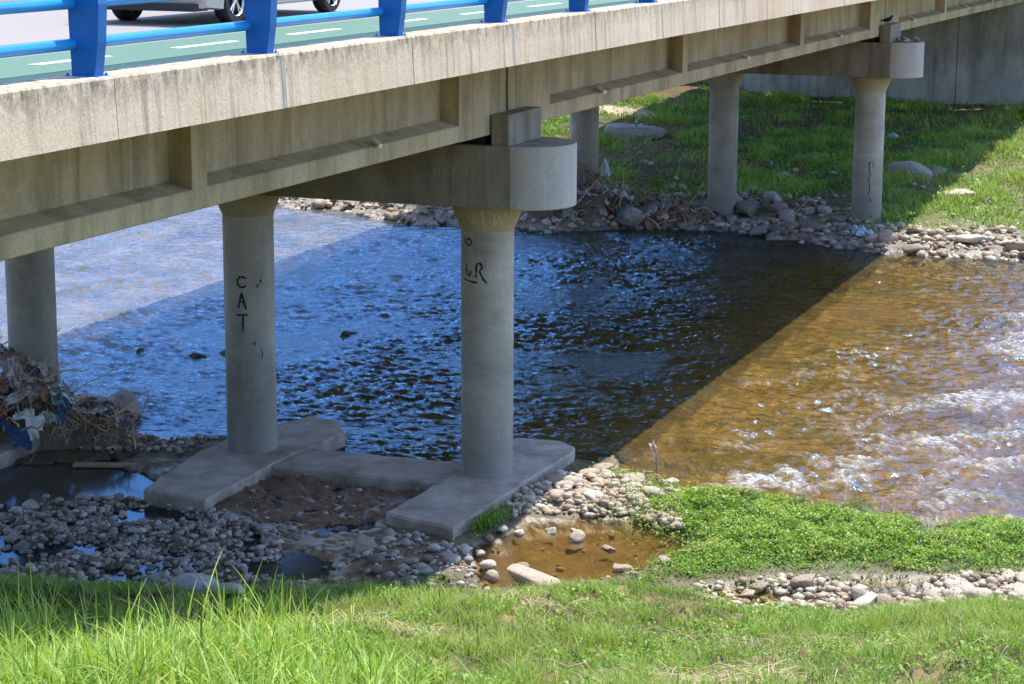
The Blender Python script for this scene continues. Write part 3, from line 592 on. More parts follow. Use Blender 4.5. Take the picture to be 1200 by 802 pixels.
# ------------------------------------------------------------------ vehicles on the deck
def car(name, X0, Y0, paint, label, hd=1):
    """X0 rear axle, Y0 right side; nose towards +X"""
    z = 6.995 + dz(X0 + 1.4) + .002; c = empty(name, (X0, Y0 + .9, z), label, 'car'); Wd = 1.78; R = .325; wb = 2.95
    def arch(cx, n=10): return [(cx + .40 * math.cos(math.pi * (1 - k / n)), R - .02 + .40 * math.sin(math.pi * (1 - k / n))) for k in range(n + 1)]
    low = [(-.92, .42), (-.88, .24), (-.42, .2)] + arch(0) + [(.42, .2), (wb - .42, .2)] + arch(wb) + [(wb + .42, .22), (wb + .78, .24), (wb + .86, .42)]
    up = [(wb + .84, .62), (wb + .62, .80), (wb + .1, .93), (wb - .35, .98), (1., 1.0), (-.5, 1.02), (-.9, .97), (-.97, .7)]
    prof_ = low + up
    def loft(P, sect, nm, mat, par=c):
        m = MB(); n = len(P); V = []
        for yy, sh in sect:
            cx = sum(p[0] for p in P) / n
            V += [(X0 + cx + (x - cx) * sh[0], Y0 + yy, z + .62 + (q - .62) * sh[1]) for x, q in P]
        L = len(sect); m.add(V, [(l * n + j, (l + 1) * n + j, (l + 1) * n + (j + 1) % n, l * n + (j + 1) % n) for l in range(L - 1) for j in range(n)] + [tuple(range(n)), tuple((L - 1) * n + j for j in range(n - 1, -1, -1))])
        return autosmooth(m.make(nm, mat, par), 32)
    body = loft(prof_, [(0, (.975, .96)), (.05, (.99, 1)), (.22, (1, 1)), (Wd - .22, (1, 1)), (Wd - .05, (.99, 1)), (Wd, (.975, .96))], 'body', paint)
    cab = [(-.78, .98), (-.52, 1.40), (.2, 1.50), (1.2, 1.49), (1.75, 1.40), (wb - .42, .97)]
    loft(cab, [(.10, (1, 1)), (.20, (.985, .99)), (Wd - .2, (.985, .99)), (Wd - .1, (1, 1))], 'cabin_glass', M['glass'])
    roof = [(-.54, 1.395), (-.5, 1.42), (.2, 1.52), (1.2, 1.51), (1.72, 1.42), (1.74, 1.40), (1.2, 1.48), (.2, 1.49)]
    loft(roof, [(.13, (1, 1)), (Wd - .13, (1, 1))], 'roof', paint)
    loft([(-1.0, .46), (-1.0, .58), (-.9, .62), (-.5, .6), (-.5, .3), (-.93, .3)], [(.06, (1, 1)), (Wd - .06, (1, 1))], 'rear_bumper', paint)
    MB().box(X0 - 1.008, X0 - .98, Y0 + .62, Y0 + 1.16, z + .40, z + .52, .004).make('number_plate', M['plate'], c)
    MB().box(X0 - .96, X0 - .6, Y0 + .1, Y0 + Wd - .1, z + .2, z + .3, .01).make('underbody', M['trim'], c)
    for yy in (.0, Wd - .34):
        MB().box(X0 - .975, X0 - .8, Y0 + yy + .01, Y0 + yy + .33, z + .72, z + .93, .02).make('tail_lamp', M['redlens'], c)
    for yy in (.02, Wd - .4): MB().box(X0 + wb + .5, X0 + wb + .80, Y0 + yy, Y0 + yy + .38, z + .62, z + .74, .03).make('headlight', M['plate'], c)
    for yy in (.006, Wd - .006): 
        for px in (.95, 1.95): MB().box(X0 + px, X0 + px + .16, Y0 + yy - .012, Y0 + yy + .012, z + .84, z + .865, .004).make('door_handle', paint, c)
    for ax in (0, wb):
        for side, yy in ((-1, .0), (1, Wd)):
            cy = Y0 + yy - side * .1
            tp = [(R - .10, -.10), (R - .02, -.10), (R, -.075), (R, .075), (R - .02, .10), (R - .10, .10)]
            ty = MB().lathe(tp, (X0 + ax, cy, z + R), 28, 'y', False).make('wheel', M['rubber'], c); autosmooth(ty, 45)
            m = MB(); m.lathe([(R - .085, -.05), (R - .075, side * .095), (R - .1, side * .097), (R - .115, side * .07)], (X0 + ax, cy, z + R), 28, 'y', False)
            m.lathe([(.001, side * .085), (.05, side * .085), (.055, side * .06)], (X0 + ax, cy, z + R), 12, 'y', False)
            for k in range(5):
                a = 2 * math.pi * k / 5 + .3
                for b in (-.13, .13):
                    m.tube([(X0 + ax + .03 * math.cos(a), cy + side * .075, z + R + .03 * math.sin(a)), (X0 + ax + .222 * math.cos(a + b), cy + side * .075, z + R + .222 * math.sin(a + b))], .016, 5)
            m.make('rim', M['alloy'], ty, smooth=False)
            MB().lathe([(.001, side * .03), (R - .09, side * .03)], (X0 + ax, cy, z + R), 20, 'y', False).make('brake_disc', M['trim'], ty)
    return c
car('parked_car', -4.02, 2.02, M['silver'], 'silver grey car with alloy wheels on the road beyond the blue railing')
# grey lamp post by the far kerb
lp = empty('street_lamp', (.1, 8.25, 7.13), 'grey metal lamp post on the red pavement at the far kerb', 'street lamp')
MB().lathe([(.13, 7.13), (.13, 7.5), (.08, 7.56), (.055, 13.5)], (.1, 8.25, 0), 16).make('pole', M['greymetal'], lp)
MB().tube([(.1, 8.25, 13.45), (.1, 7.6, 13.9), (.1, 6.6, 14.0)], [.05, .045, .04], 8).make('arm', M['greymetal'], lp)
MB().box(-.02, .22, 5.9, 6.6, 13.93, 14.05, .03).make('lamp_head', M['greymetal'], lp)
# ------------------------------------------------------------------ stones
def icos(sub):
    bm = bmesh.new(); bmesh.ops.create_icosphere(bm, subdivisions=sub, radius=1); bm.verts.index_update()
    V = np.array([v.co[:] for v in bm.verts]); F_ = np.array([[v.index for v in f.verts] for f in bm.faces]); bm.free(); return V, F_
ICO = {k: icos(k) for k in (1, 2, 3)}
def stoneV(seed, sub, angular):
    g = np.random.default_rng(seed); V, F_ = ICO[sub]; V = V.copy()
    if angular:
        for _ in range(9):
            n = g.standard_normal(3); n /= np.linalg.norm(n); dd = g.uniform(.38, .75); q = V @ n; V -= np.outer(np.maximum(0, q - dd), n)
    ph = g.uniform(0, 6, (6, 3)); fr = g.uniform(1., 2.6, (6, 3)); s = sum(np.sin(V @ f + p[0]) for f, p in zip(fr, ph)) / 6
    V *= (1 + (.07 if angular else .13) * s)[:, None]
    if sub > 2: V *= (1 + .02 * g.standard_normal(len(V)))[:, None]
    V *= g.uniform(.8, 1.1, 3); V -= (V.max(0) + V.min(0)) / 2; return V / np.abs(V).max(), F_
def stonemeshes(tag_, n, angular, mat, sub=3):
    o = []
    for i in range(n):
        V, F_ = stoneV(1000 + i + (500 if angular else 0), sub, angular); o.append(newmesh(tag_, V, F_, mat, not angular))
    return o
def rot(): return (random.uniform(-.25, .25), random.uniform(-.25, .25), random.uniform(0, 6.28))
def stone(name, me, x, y, size, label, group=None, flat=.6, sink=.3, cat='stone', rz=None, z=None, tilt=None):
    o = bpy.data.objects.new(name, me); C.objects.link(o); sx, sy, sz = size if hasattr(size, '__len__') else (size, size * random.uniform(.65, 1), size * flat * random.uniform(.75, 1.1))
    o.scale = (sx, sy, sz); e = rot(); o.rotation_euler = (e[0] if tilt is None else tilt[0], e[1] if tilt is None else tilt[1], e[2] if rz is None else rz)
    o.location = (x, y, (max(g1(x, y), -.6) if z is None else z) + sz * (1 - 2 * sink)); return tag(o, label, cat, group)
def inpoly(P, n, margin=0., seed=0, mind=None):
    g = np.random.default_rng(seed); P = np.array(P); lo, hi = P.min(0), P.max(0); out = []; tries = 0
    while len(out) < n and tries < 60:
        q = g.uniform(lo, hi, (max(n * 6, 50), 2)); q = q[sdf(P, q[:, 0], q[:, 1]) > margin]; tries += 1
        for p in q:
            if mind and any((p[0] - o[0]) ** 2 + (p[1] - o[1]) ** 2 < mind ** 2 for o in out): continue
            out.append(tuple(p))
            if len(out) >= n: break
    return out
R_cob = stonemeshes('cobble', 9, False, M['cobble'], 2); R_pal = stonemeshes('pale_stone', 9, True, M['palerock'], 2); R_rip = stonemeshes('rubble_stone', 9, True, M['rip'], 2)
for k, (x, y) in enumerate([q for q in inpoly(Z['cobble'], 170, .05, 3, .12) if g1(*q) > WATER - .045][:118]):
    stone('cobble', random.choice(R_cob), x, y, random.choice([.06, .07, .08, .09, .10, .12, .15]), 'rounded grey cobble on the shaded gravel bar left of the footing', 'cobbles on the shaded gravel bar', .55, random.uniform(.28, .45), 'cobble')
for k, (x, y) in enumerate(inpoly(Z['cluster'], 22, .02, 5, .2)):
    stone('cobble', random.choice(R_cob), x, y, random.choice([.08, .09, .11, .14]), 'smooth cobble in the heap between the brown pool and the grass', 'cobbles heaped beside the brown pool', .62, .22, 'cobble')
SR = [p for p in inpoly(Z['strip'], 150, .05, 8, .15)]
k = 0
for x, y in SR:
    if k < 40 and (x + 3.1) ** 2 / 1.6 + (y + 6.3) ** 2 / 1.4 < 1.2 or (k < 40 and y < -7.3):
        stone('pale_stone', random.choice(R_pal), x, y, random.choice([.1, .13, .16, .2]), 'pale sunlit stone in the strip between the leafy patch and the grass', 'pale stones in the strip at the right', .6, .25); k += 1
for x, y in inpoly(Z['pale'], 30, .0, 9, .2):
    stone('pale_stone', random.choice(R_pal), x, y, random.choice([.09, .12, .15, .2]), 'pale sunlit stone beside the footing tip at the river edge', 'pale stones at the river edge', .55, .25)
for i, (x, y, s) in enumerate([(-1.9, -1.75, .1), (-2.1, -2.2, .14), (-1.75, -2.05, .09), (-2.35, -2.75, .11), (-3.2, -3.25, .15), (-3.35, -3.4, .09), (-2.95, -3.75, .11), (-3.75, -1.5, .15), (-4.25, -1.75, .13), (-4.0, -2.05, .1), (-3.6, -1.95, .1), (-3.3, -1.2, .1), (-2.3, -1.15, .13), (-2.15, -1.35, .1)]):
    stone('pale_stone', random.choice(R_pal), x, y, s, 'small pale stone standing out of the sunlit brown pool', 'stones in the brown pool', .75, .1, z=max(g1(x, y), WATER - .04))
def fpts(n, y0, y1, a, b, seed, mind):
    g = np.random.default_rng(seed); o = []
    while len(o) < n:
        y = g.uniform(y0, y1); x = float(fsh(y)) + g.uniform(a, b)
        if any((x - p[0]) ** 2 + (y - p[1]) ** 2 < mind ** 2 for p in o): mind *= .999; continue
        o.append((x, y))
    return o
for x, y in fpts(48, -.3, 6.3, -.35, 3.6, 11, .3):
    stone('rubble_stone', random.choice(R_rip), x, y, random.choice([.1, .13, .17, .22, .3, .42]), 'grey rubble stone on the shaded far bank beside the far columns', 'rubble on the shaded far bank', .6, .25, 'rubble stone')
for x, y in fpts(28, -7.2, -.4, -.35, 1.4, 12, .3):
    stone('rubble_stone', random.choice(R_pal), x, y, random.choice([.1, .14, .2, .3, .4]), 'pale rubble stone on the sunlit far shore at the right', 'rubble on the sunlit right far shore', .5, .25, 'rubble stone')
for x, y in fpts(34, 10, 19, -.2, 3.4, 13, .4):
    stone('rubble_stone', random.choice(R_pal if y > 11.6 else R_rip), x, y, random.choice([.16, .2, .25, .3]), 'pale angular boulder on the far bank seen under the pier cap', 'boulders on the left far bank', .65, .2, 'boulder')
# singled-out rocks
def slabV(seed, p=.45):
    g_ = np.random.default_rng(seed); V, F_ = ICO[3]; V = np.sign(V) * np.abs(V) ** p; V = V / np.abs(V).max(); V[:, 0] *= 1 - .16 * V[:, 1]; V[:, 2] += .22 * V[:, 0] * g_.uniform(-1, 1) + .12 * np.sin(2.5 * V[:, 0] + 1.7 * V[:, 1] + seed)
    for _ in range(5):
        n = g_.standard_normal(3); n /= np.linalg.norm(n); q = V @ n; V = V - np.outer(np.maximum(0, q - g_.uniform(.75, 1.0)), n)
    return V + .018 * g_.standard_normal(V.shape), F_
big = [newmesh('boulder', *stoneV(77 + i, 3, a), mm, not a) for i, (a, mm) in enumerate([(True, M['palerock']), (True, M['palerock']), (False, M['rip']), (True, M['riverrock']), (True, M['rip'])])]
slab = [newmesh('slab', *slabV(i), m_, False) for i, m_ in ((3, M['palerock']), (5, M['rip']), (8, M['rip']), (11, M['palerock']))]
stone('boulder', slab[0], -4.5, -2.42, (.16, .42, .10), 'long flat pale slab of rock at the edge of the brown pool', None, cat='boulder', rz=-.35, tilt=(.12, -.22), z=-.12)
stone('boulder', slab[3], -3.78, .33, (.16, .2, .13), 'whitish angular rock in the dark shallow water by the cobbles', None, cat='boulder', z=-.25, sink=.3)
stone('boulder', big[2], -6.3, 1.62, (.30, .42, .17), 'rounded grey boulder half sunk in the shaded grass', None, cat='boulder', z=g1(-6.3, 1.62), tilt=(0, 0), rz=.3)
stone('boulder', big[4], -6.55, .95, (.16, .24, .12), 'smaller grey rock in the shaded grass beside the rounded boulder', None, cat='boulder', z=g1(-6.55, .95))
stone('boulder', big[2], 1.9, 7.6, (.36, .5, .3), 'mossy grey boulder beside the debris heap at the water', None, cat='boulder', z=-.2, tilt=(0, 0))
for (x, y, sx, sy, lb) in [(9.98, 7.05, .2, .3, 'dark wet rock in mid river nearest the second column'), (6.9, 8.95, .24, .32, 'dark wet rock in the shaded river, larger of a pair'), (7.35, 8.5, .18, .26, 'dark wet rock in the shaded river, smaller of a pair'), (6.85, 10.1, .13, .24, 'low dark wet rock in the river above the debris heap')]:
    stone('boulder', big[3], x, y, (sx, sy, .10), lb, None, cat='river rock', z=WATER - .04, tilt=(.05, .1), sink=.4)
stone('boulder', slab[1], 41.7, 11.0, (.8, 1.1, .30), 'big pinkish grey slab in the grass of the far bank', None, cat='boulder', tilt=(.05, .1), rz=.2)
stone('boulder', slab[2], 34.7, .1, (.4, .66, .30), 'long grey rock on the shaded grass right of the far column', None, cat='boulder', tilt=(0, 0), rz=0)
stone('boulder', big[4], 35.3, -.55, (.28, .3, .34), 'short grey rock beside the long one on shaded grass', None, cat='boulder')
stone('boulder', slab[3], 31.6, -1.9, (.34, .42, .16), 'pale rock in the sun at the edge of the bridge shadow', None, cat='boulder')
stone('boulder', big[4], 31.2, -2.75, (.2, .2, .15), 'small brown rock in the sunlit far grass', None, cat='boulder')
zc_ = 5.13 + dz(SPAN)
for i, (dx, dy, s) in enumerate([(-.35, -.75, .1), (-.1, -.95, .09), (.1, -.8, .11), (.3, -1.1, .1), (0., -1.2, .08), (-.45, -.95, .07), (.35, -.85, .07)]):
    stone('loose_stone', random.choice(R_pal), SPAN + dx, dy, s, 'loose stone lying on the rounded end of the far pier cap', 'stones on the far pier cap', .7, .06, z=zc_)
# gravel too fine to count
def dryland(P, lim=WATER - .035):
    P = np.array(P); return P[gz(P[:, 0], P[:, 1]) > lim]
def gravel(name, mat, pts, smin, smax, label, sink=.2, seed=1, flat=.6, sm=True):
    g = np.random.default_rng(seed); V0, F0 = ICO[1]; n = len(pts); P = np.array(pts); z = gz(P[:, 0], P[:, 1])
    s = smin + (smax - smin) * g.random(n) ** 2.2; a = g.uniform(0, 6.28, n); sc = np.stack([s, s * g.uniform(.6, 1, n), s * flat * g.uniform(.7, 1.2, n)], 1)
    jit = 1 + .16 * g.standard_normal((n, len(V0), 1)); V = V0[None] * jit * sc[:, None, :]
    c, q = np.cos(a)[:, None], np.sin(a)[:, None]; V = np.stack([V[..., 0] * c - V[..., 1] * q, V[..., 0] * q + V[..., 1] * c, V[..., 2]], -1)
    V += np.stack([P[:, 0], P[:, 1], z + sc[:, 2] * (1 - 2 * sink)], 1)[:, None, :]
    F_ = (F0[None] + (np.arange(n) * len(V0))[:, None, None]).reshape(-1, 3)
    return tag(obj(name, V.reshape(-1, 3), F_, mat, smooth=sm, attrs=dict(tint=np.repeat(g.random(n), len(V0)))), label, 'gravel', kind='stuff')
def dens(P, n, seed, margin=-.15):
    g = np.random.default_rng(seed); P = np.array(P); lo, hi = P.min(0) - .3, P.max(0) + .3; q = g.uniform(lo, hi, (n * 3, 2)); return q[sdf(P, q[:, 0], q[:, 1]) > margin][:n]
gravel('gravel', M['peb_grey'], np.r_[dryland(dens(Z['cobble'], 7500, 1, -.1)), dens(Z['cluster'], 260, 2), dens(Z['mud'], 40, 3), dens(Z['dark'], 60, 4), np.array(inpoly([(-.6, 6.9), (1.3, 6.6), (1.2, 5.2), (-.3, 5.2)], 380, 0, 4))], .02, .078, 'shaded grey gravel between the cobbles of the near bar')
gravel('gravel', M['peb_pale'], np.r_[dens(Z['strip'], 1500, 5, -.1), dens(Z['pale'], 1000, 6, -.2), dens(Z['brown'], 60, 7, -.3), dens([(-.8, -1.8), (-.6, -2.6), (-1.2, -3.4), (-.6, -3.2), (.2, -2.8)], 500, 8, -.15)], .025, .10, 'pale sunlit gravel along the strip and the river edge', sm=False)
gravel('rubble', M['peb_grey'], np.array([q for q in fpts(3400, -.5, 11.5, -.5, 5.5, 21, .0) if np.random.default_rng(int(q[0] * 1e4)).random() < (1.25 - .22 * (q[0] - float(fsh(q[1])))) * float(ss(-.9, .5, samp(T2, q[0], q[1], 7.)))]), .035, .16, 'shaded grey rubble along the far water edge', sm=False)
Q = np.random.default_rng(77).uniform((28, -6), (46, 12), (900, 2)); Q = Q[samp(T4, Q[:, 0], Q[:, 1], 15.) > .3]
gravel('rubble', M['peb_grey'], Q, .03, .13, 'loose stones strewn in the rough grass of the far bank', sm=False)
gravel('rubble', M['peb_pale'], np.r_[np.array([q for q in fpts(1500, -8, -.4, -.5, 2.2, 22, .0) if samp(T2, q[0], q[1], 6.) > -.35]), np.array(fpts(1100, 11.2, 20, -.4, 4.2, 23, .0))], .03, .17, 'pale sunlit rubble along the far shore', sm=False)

# ------------------------------------------------------------------ grass and leaves
def blades(name, mat, P, h, wd, lean, tint, seg=3, label='', cat='grass', curl=.5, leandir=None, up=None):
    n = len(P); g = np.random.default_rng(len(P)); az = g.uniform(0, 6.28, n) if leandir is None else leandir; fa = az + 1.57 + g.normal(0, .5, n)
    D = np.stack([np.cos(az), np.sin(az), np.zeros(n)], 1); Sd = np.stack([np.cos(fa), np.sin(fa), np.zeros(n)], 1); V = np.zeros((n, seg + 1, 2, 3))
    for k in range(seg + 1):
        t = k / seg; c = P + D * (h * lean * (t * .35 + t * t * .65))[:, None]; c[:, 2] += h * (t - curl * lean * t * t * .6)
        hw = wd * .5 * ((1 - t) ** .55 if k < seg else .06) * (.75 + .5 * t * (1 - t) * 2); V[:, k, 0] = c - Sd * hw[:, None]; V[:, k, 1] = c + Sd * hw[:, None]
    i = np.arange(n)[:, None] * (2 * (seg + 1)) + (np.arange(seg) * 2)[None]; i = i.ravel()
    F_ = np.stack([i, i + 1, i + 3, i + 2], 1)
    return tag(obj(name, V.reshape(-1, 3), F_, mat, smooth=True, attrs=dict(tint=np.repeat(tint, 2 * (seg + 1)))), label, cat, kind='stuff')
def leaves(name, mat, P, size, tint, label, cat='plants', tilt=.6, asp=.55):
    n = len(P); g = np.random.default_rng(n); az = g.uniform(0, 6.28, n); ti = g.normal(0, tilt, n)
    D = np.stack([np.cos(az) * np.cos(ti), np.sin(az) * np.cos(ti), np.sin(ti)], 1); Sd = np.stack([-np.sin(az), np.cos(az), g.normal(0, .35, n)], 1)
    s = size[:, None]; V = np.stack([P - D * s * .5, P + Sd * s * asp * .5 + [0, 0, .15] * s, P + D * s * .55, P - Sd * s * asp * .5 + [0, 0, .15] * s], 1)
    return tag(obj(name, V.reshape(-1, 3), np.arange(4 * n).reshape(-1, 4), mat, attrs=dict(tint=np.repeat(tint, 4))), label, cat, kind='stuff')
g = np.random.default_rng(42)
# foreground bank: short mixed grass
N = 430000; px = g.uniform(-19.5, -2.0, N); py = g.uniform(-10.5, 6.2, N); b = toe(py) - px
lat = (px - CAM[0]) * math.sin(_y) - (py - CAM[1]) * math.cos(_y); dpt = (px - CAM[0]) * math.cos(_y) + (py - CAM[1]) * math.sin(_y); vis = np.abs(lat) < dpt * .25
cl = samp(T2, px, py, 5.) * .7 + samp(T1, px, py, 13.) * .6; dryv = samp(T2, px + 5, py + 2, 7.) + .5 * samp(T3, px, py, 5.)
keep = vis & (b > -.1 + .25 * samp(T3, px, py, 4.)) & (g.random(N) < np.clip(.85 + .3 * cl - .8 * ss(.3, 1.2, dryv), .12, 1)) & (g.random(N) < np.where(py > -1., .42, 1.))
px, py, cl, dryv, b = px[keep], py[keep], cl[keep], dryv[keep], b[keep]; n = len(px); P = np.c_[px, py, gz(px, py) - .01]
h = (.055 + .075 * g.random(n) + .09 * np.clip(cl + .2, 0, 2)) * (.6 + .4 * ss(0, .6, b)); t = np.clip(.48 + .19 * g.standard_normal(n) + .17 * cl, 0.0, .8); dr = g.random(n) < .06 + .38 * ss(.2, 1.1, dryv); t[dr] = g.uniform(.84, 1, dr.sum())
t = np.where(py > -1.4, np.clip(t - .12, 0, 1), t)  # bridge shadow put into the blade colour as a darker tint
blades('short_grass', M['grass'], P, h, np.full(n, .010) * g.uniform(.6, 1.5, n), g.uniform(.2, 1.1, n), t, 2, 'short green grass with dry patches covering the near bank')
# broad weed leaves mixed into the turf
N = 150000; px = g.uniform(-19, -2.2, N); py = g.uniform(-10.2, 2.5, N); cl = samp(T4, px, py, 6.); k = (toe(py) - px > .05) & (cl + .4 * g.standard_normal(N) > .45) & (np.abs((px - CAM[0]) * math.sin(_y) - (py - CAM[1]) * math.cos(_y)) < .25 * ((px - CAM[0]) * math.cos(_y) + (py - CAM[1]) * math.sin(_y)))
px, py, cl = px[k], py[k], cl[k]; n = len(px); P = np.c_[px, py, gz(px, py) + g.uniform(.02, .13, n) * (.6 + .4 * np.clip(cl, 0, 2))]
leaves('bank_weeds', M['cover'], P, g.uniform(.025, .065, n), np.clip(.5 + .2 * g.standard_normal(n), 0, 1), 'low broad leaved weeds among the grass of the near bank')
# tall bright grass at the lower left
def tallspot(cx, cy, sx, sy, n): return np.c_[g.normal(cx, sx, n), g.normal(cy, sy, n)]
N = 34000; px = g.uniform(-19, -11.9, N); py = g.uniform(-6.4, 3.0, N)
lat = (px - CAM[0]) * math.sin(_y) - (py - CAM[1]) * math.cos(_y); dpt = (px - CAM[0]) * math.cos(_y) + (py - CAM[1]) * math.sin(_y); u_ = lat / dpt / .2357
edge = -13.9 + .35 * samp(T2, py, py * 0, 5.); k = (u_ > -1.15) & (u_ < -.02) & (px < edge + .25 * g.standard_normal(N) - 1.3 * ss(-.5, -.0, u_)) & (g.random(N) < 1.0 - .75 * ss(-.35, -.02, u_))
px, py = px[k], py[k]; n = len(px); P = np.c_[px, py, gz(px, py) - .02]; cl = samp(T2, px, py, 3.)
blades('tall_grass', M['tallgrass'], P, np.clip(.34 + .09 * cl + .07 * g.standard_normal(n), .15, .8), g.uniform(.012, .026, n), np.clip(g.normal(.6, .3, n), .08, 1.2), np.clip(.55 + .2 * g.standard_normal(n), 0, 1), 5, 'tall bright green grass at the front of the near bank', curl=.7)
Q = np.r_[tallspot(-12.9, -2.75, .22, .25, 170), tallspot(-13.4, .5, .3, .5, 120), tallspot(-13.3, -.6, .2, .3, 60), tallspot(-13.2, -1.6, .2, .3, 40)]; n = len(Q); P = np.c_[Q, gz(Q[:, 0], Q[:, 1]) - .02]
blades('tall_grass', M['tallgrass'], P, np.clip(g.normal(.6, .14, n), .3, .95), g.uniform(.016, .03, n), np.clip(g.normal(.3, .2, n), .05, .9), np.clip(.62 + .2 * g.standard_normal(n), 0, 1), 6, 'tufts of the tallest grass standing above the near bank', curl=.5)
# leafy ground cover at the river's edge
N = 90000; P2 = dens(Z['cover'], N, 31, -.1); px, py = P2[:, 0], P2[:, 1]; sd = sdf(Z['cover'], px, py); bp = np.clip(samp(T2, px, py, 4.5), -1.5, 2); k = (sd + .16 * bp + .1 * g.standard_normal(len(px)) > 0) & (py > -10.5) & (g.random(len(px)) < (.18 + .82 * ss(-.1, .6, sd + .3 * bp)) * (.3 + .7 * ss(-1.3, -.3, samp(T3, px, py, 3.6)))); px, py, sd, bp = px[k], py[k], sd[k], bp[k]; n = len(px)
top = (.03 + .085 * ss(0, .6, sd)) * (1 + .5 * bp); P = np.c_[px, py, gz(px, py) + top * np.sqrt(g.random(n))]
leaves('leafy_ground_cover', M['cover'], P, g.uniform(.025, .06, n), np.clip(.48 + .24 * g.standard_normal(n) + .14 * bp, 0, 1), 'dense bright green leafy plants on the spit at the river edge', tilt=.5, asp=.6)
Q = dens(Z['cover'], 5200, 33, -.35); Q = Q[(Q[:, 1] > -10.5) & (samp(T4, Q[:, 0], Q[:, 1], 5.) > -.1)]; n = len(Q)
blades('short_grass', M['grass'], np.c_[Q, gz(Q[:, 0], Q[:, 1])], g.uniform(.06, .26, n), g.uniform(.006, .014, n), g.uniform(.2, 1.1, n), np.clip(.5 + .25 * g.standard_normal(n), 0, 1), 3, 'thin grass blades growing through the leafy spit')
# small green tufts: at the footing corner and by the pale stones
Q = np.r_[tallspot(-2.1, -.86, .28, .08, 900), tallspot(1.0, -2.0, .2, .25, 700), tallspot(-.9, -3.1, .4, .4, 500), tallspot(-1.5, -3.9, .4, .4, 500), tallspot(-2.9, -4.9, .5, .5, 500), tallspot(-2.5, -6.2, .4, .7, 500), tallspot(-.1, -2.6, .4, .3, 500), tallspot(-3.4, -3.9, .25, .25, 300), tallspot(-1.6, -8., .3, .7, 500)]; n = len(Q)
leaves('waterside_weeds', M['cover'], np.c_[Q, np.maximum(gz(Q[:, 0], Q[:, 1]), WATER) + g.uniform(.01, .17, n)], g.uniform(.025, .06, n), np.clip(.35 + .2 * g.standard_normal(n), 0, 1), 'small green weeds at the footing corner and the pale stones')
# far bank grass
N = 260000; px = g.uniform(27, 56, N); py = g.uniform(-8, 24, N); fx_ = px - fsh(py); c1 = samp(T1, px, py, 26.) + .4 * samp(T2, px, py, 9.); lat = (px - CAM[0]) * math.sin(_y) - (py - CAM[1]) * math.cos(_y); dpt = (px - CAM[0]) * math.cos(_y) + (py - CAM[1]) * math.sin(_y)
sunr = 1 - ss(-1.5, -.5, py); k = (np.abs(lat) < dpt * .26) & (fx_ > 3.2 + 1.5 * samp(T2, px, py, 5.) - 1.9 * sunr) & (g.random(N) < np.clip(1.05 - .95 * ss(.0, .95, c1) * (1 - .6 * sunr), .08, 1) * (.55 + .45 * ss(2.5, 6, fx_))); k &= ~((py > 10) & (fx_ < 4.5)) & (px < 2 * SPAN - .3) & (np.exp(-((px - 45 + .4 * (py - 13.5)) / .9) ** 2 - ((py - 13.8) / 2.6) ** 2) < .4)
px, py, c1, sunr = px[k], py[k], c1[k], sunr[k]; n = len(px); c2 = samp(T4, px, py, 11.); P = np.c_[px, py, gz(px, py) - .02]; t = np.clip(.40 + .08 * sunr + .2 * g.standard_normal(n) + .17 * c2, 0, .8); dr = g.random(n) < .06 + .16 * sunr; t[dr] = g.uniform(.82, 1, dr.sum())  # sunlit side gets a brighter tint: sun and shade put into the blades
blades('far_grass', M['fargrass'], P, np.clip(.12 + .14 * g.random(n) ** 2 + .13 * c2 + .06 * samp(T2, px, py, 5.), .05, .6), g.uniform(.018, .045, n), g.uniform(.2, 1., n), t, 2, 'rough grass covering the far bank up to the abutment wall')
# scrubby weeds on the far bank
N = 60000; px = g.uniform(26, 50, N); py = g.uniform(-7, 18, N); c3 = samp(T2, px + 3, py, 8.) + .5 * samp(T1, px, py, 19.); k = (c3 + .3 * g.standard_normal(N) > 1.0) & (px - fsh(py) > .9); px, py, c3 = px[k], py[k], c3[k]; n = len(px)
leaves('bank_weeds', M['fargrass'], np.c_[px, py, gz(px, py) + g.uniform(.0, .42, n) * np.clip(c3 - .5, .2, 1.2)], g.uniform(.06, .13, n), np.clip(.42 + .2 * g.standard_normal(n), 0, .8), 'scrubby broad leaved weeds in clumps on the far bank')
# dry straw patches and stalks on the near bank
Q = np.r_[tallspot(-12.1, -3.75, .16, .45, 800), tallspot(-12.9, -7.2, .22, .5, 900), tallspot(-5.35, -3.05, .25, .35, 350), tallspot(-9.6, -7.6, .4, .9, 500), tallspot(-8.6, -3.4, .3, .6, 400)]; n = len(Q); P = np.c_[Q, gz(Q[:, 0], Q[:, 1]) + .02 + .03 * g.random(n)]
blades('dry_straw', M['straw'], P, g.uniform(.12, .4, n), g.uniform(.005, .011, n), g.uniform(1.6, 2.4, n), g.random(n), 4, 'flattened dry straw lying on the near grass', curl=1.1)
ns_ = MB()
STALK = [((-10.2, -3.1), (-11.3, -2.75), .1), ((-11.6, -3.3), (-12.4, -2.9), .14), ((-6.0, -3.2), (-6.5, -4.6), .08), ((-9., -6.2), (-8.9, -5.2), .08), ((-12.6, -6.4), (-13., -5.3), .12), ((-12.4, -7.6), (-12.7, -6.4), .16)]
for i, ((x0, y0), (x1, y1), hh) in enumerate(STALK):
    pts = [(x0 + (x1 - x0) * k / 8, y0 + (y1 - y0) * k / 8, g1(x0 + (x1 - x0) * k / 8, y0 + (y1 - y0) * k / 8) + .07 + hh * math.sin(math.pi * k / 8)) for k in range(9)]
    o = MB().tube(pts, [.009 - .0007 * k for k in range(9)], 5); q = obj('dry_stalk', o.V, o.F, M['straw'], smooth=True, attrs=dict(tint=np.full(len(o.V), .8)))
    tag(q, 'long bent dry grass stalk lying across the near green bank', 'dry stalk', 'dry stalks on the near bank')

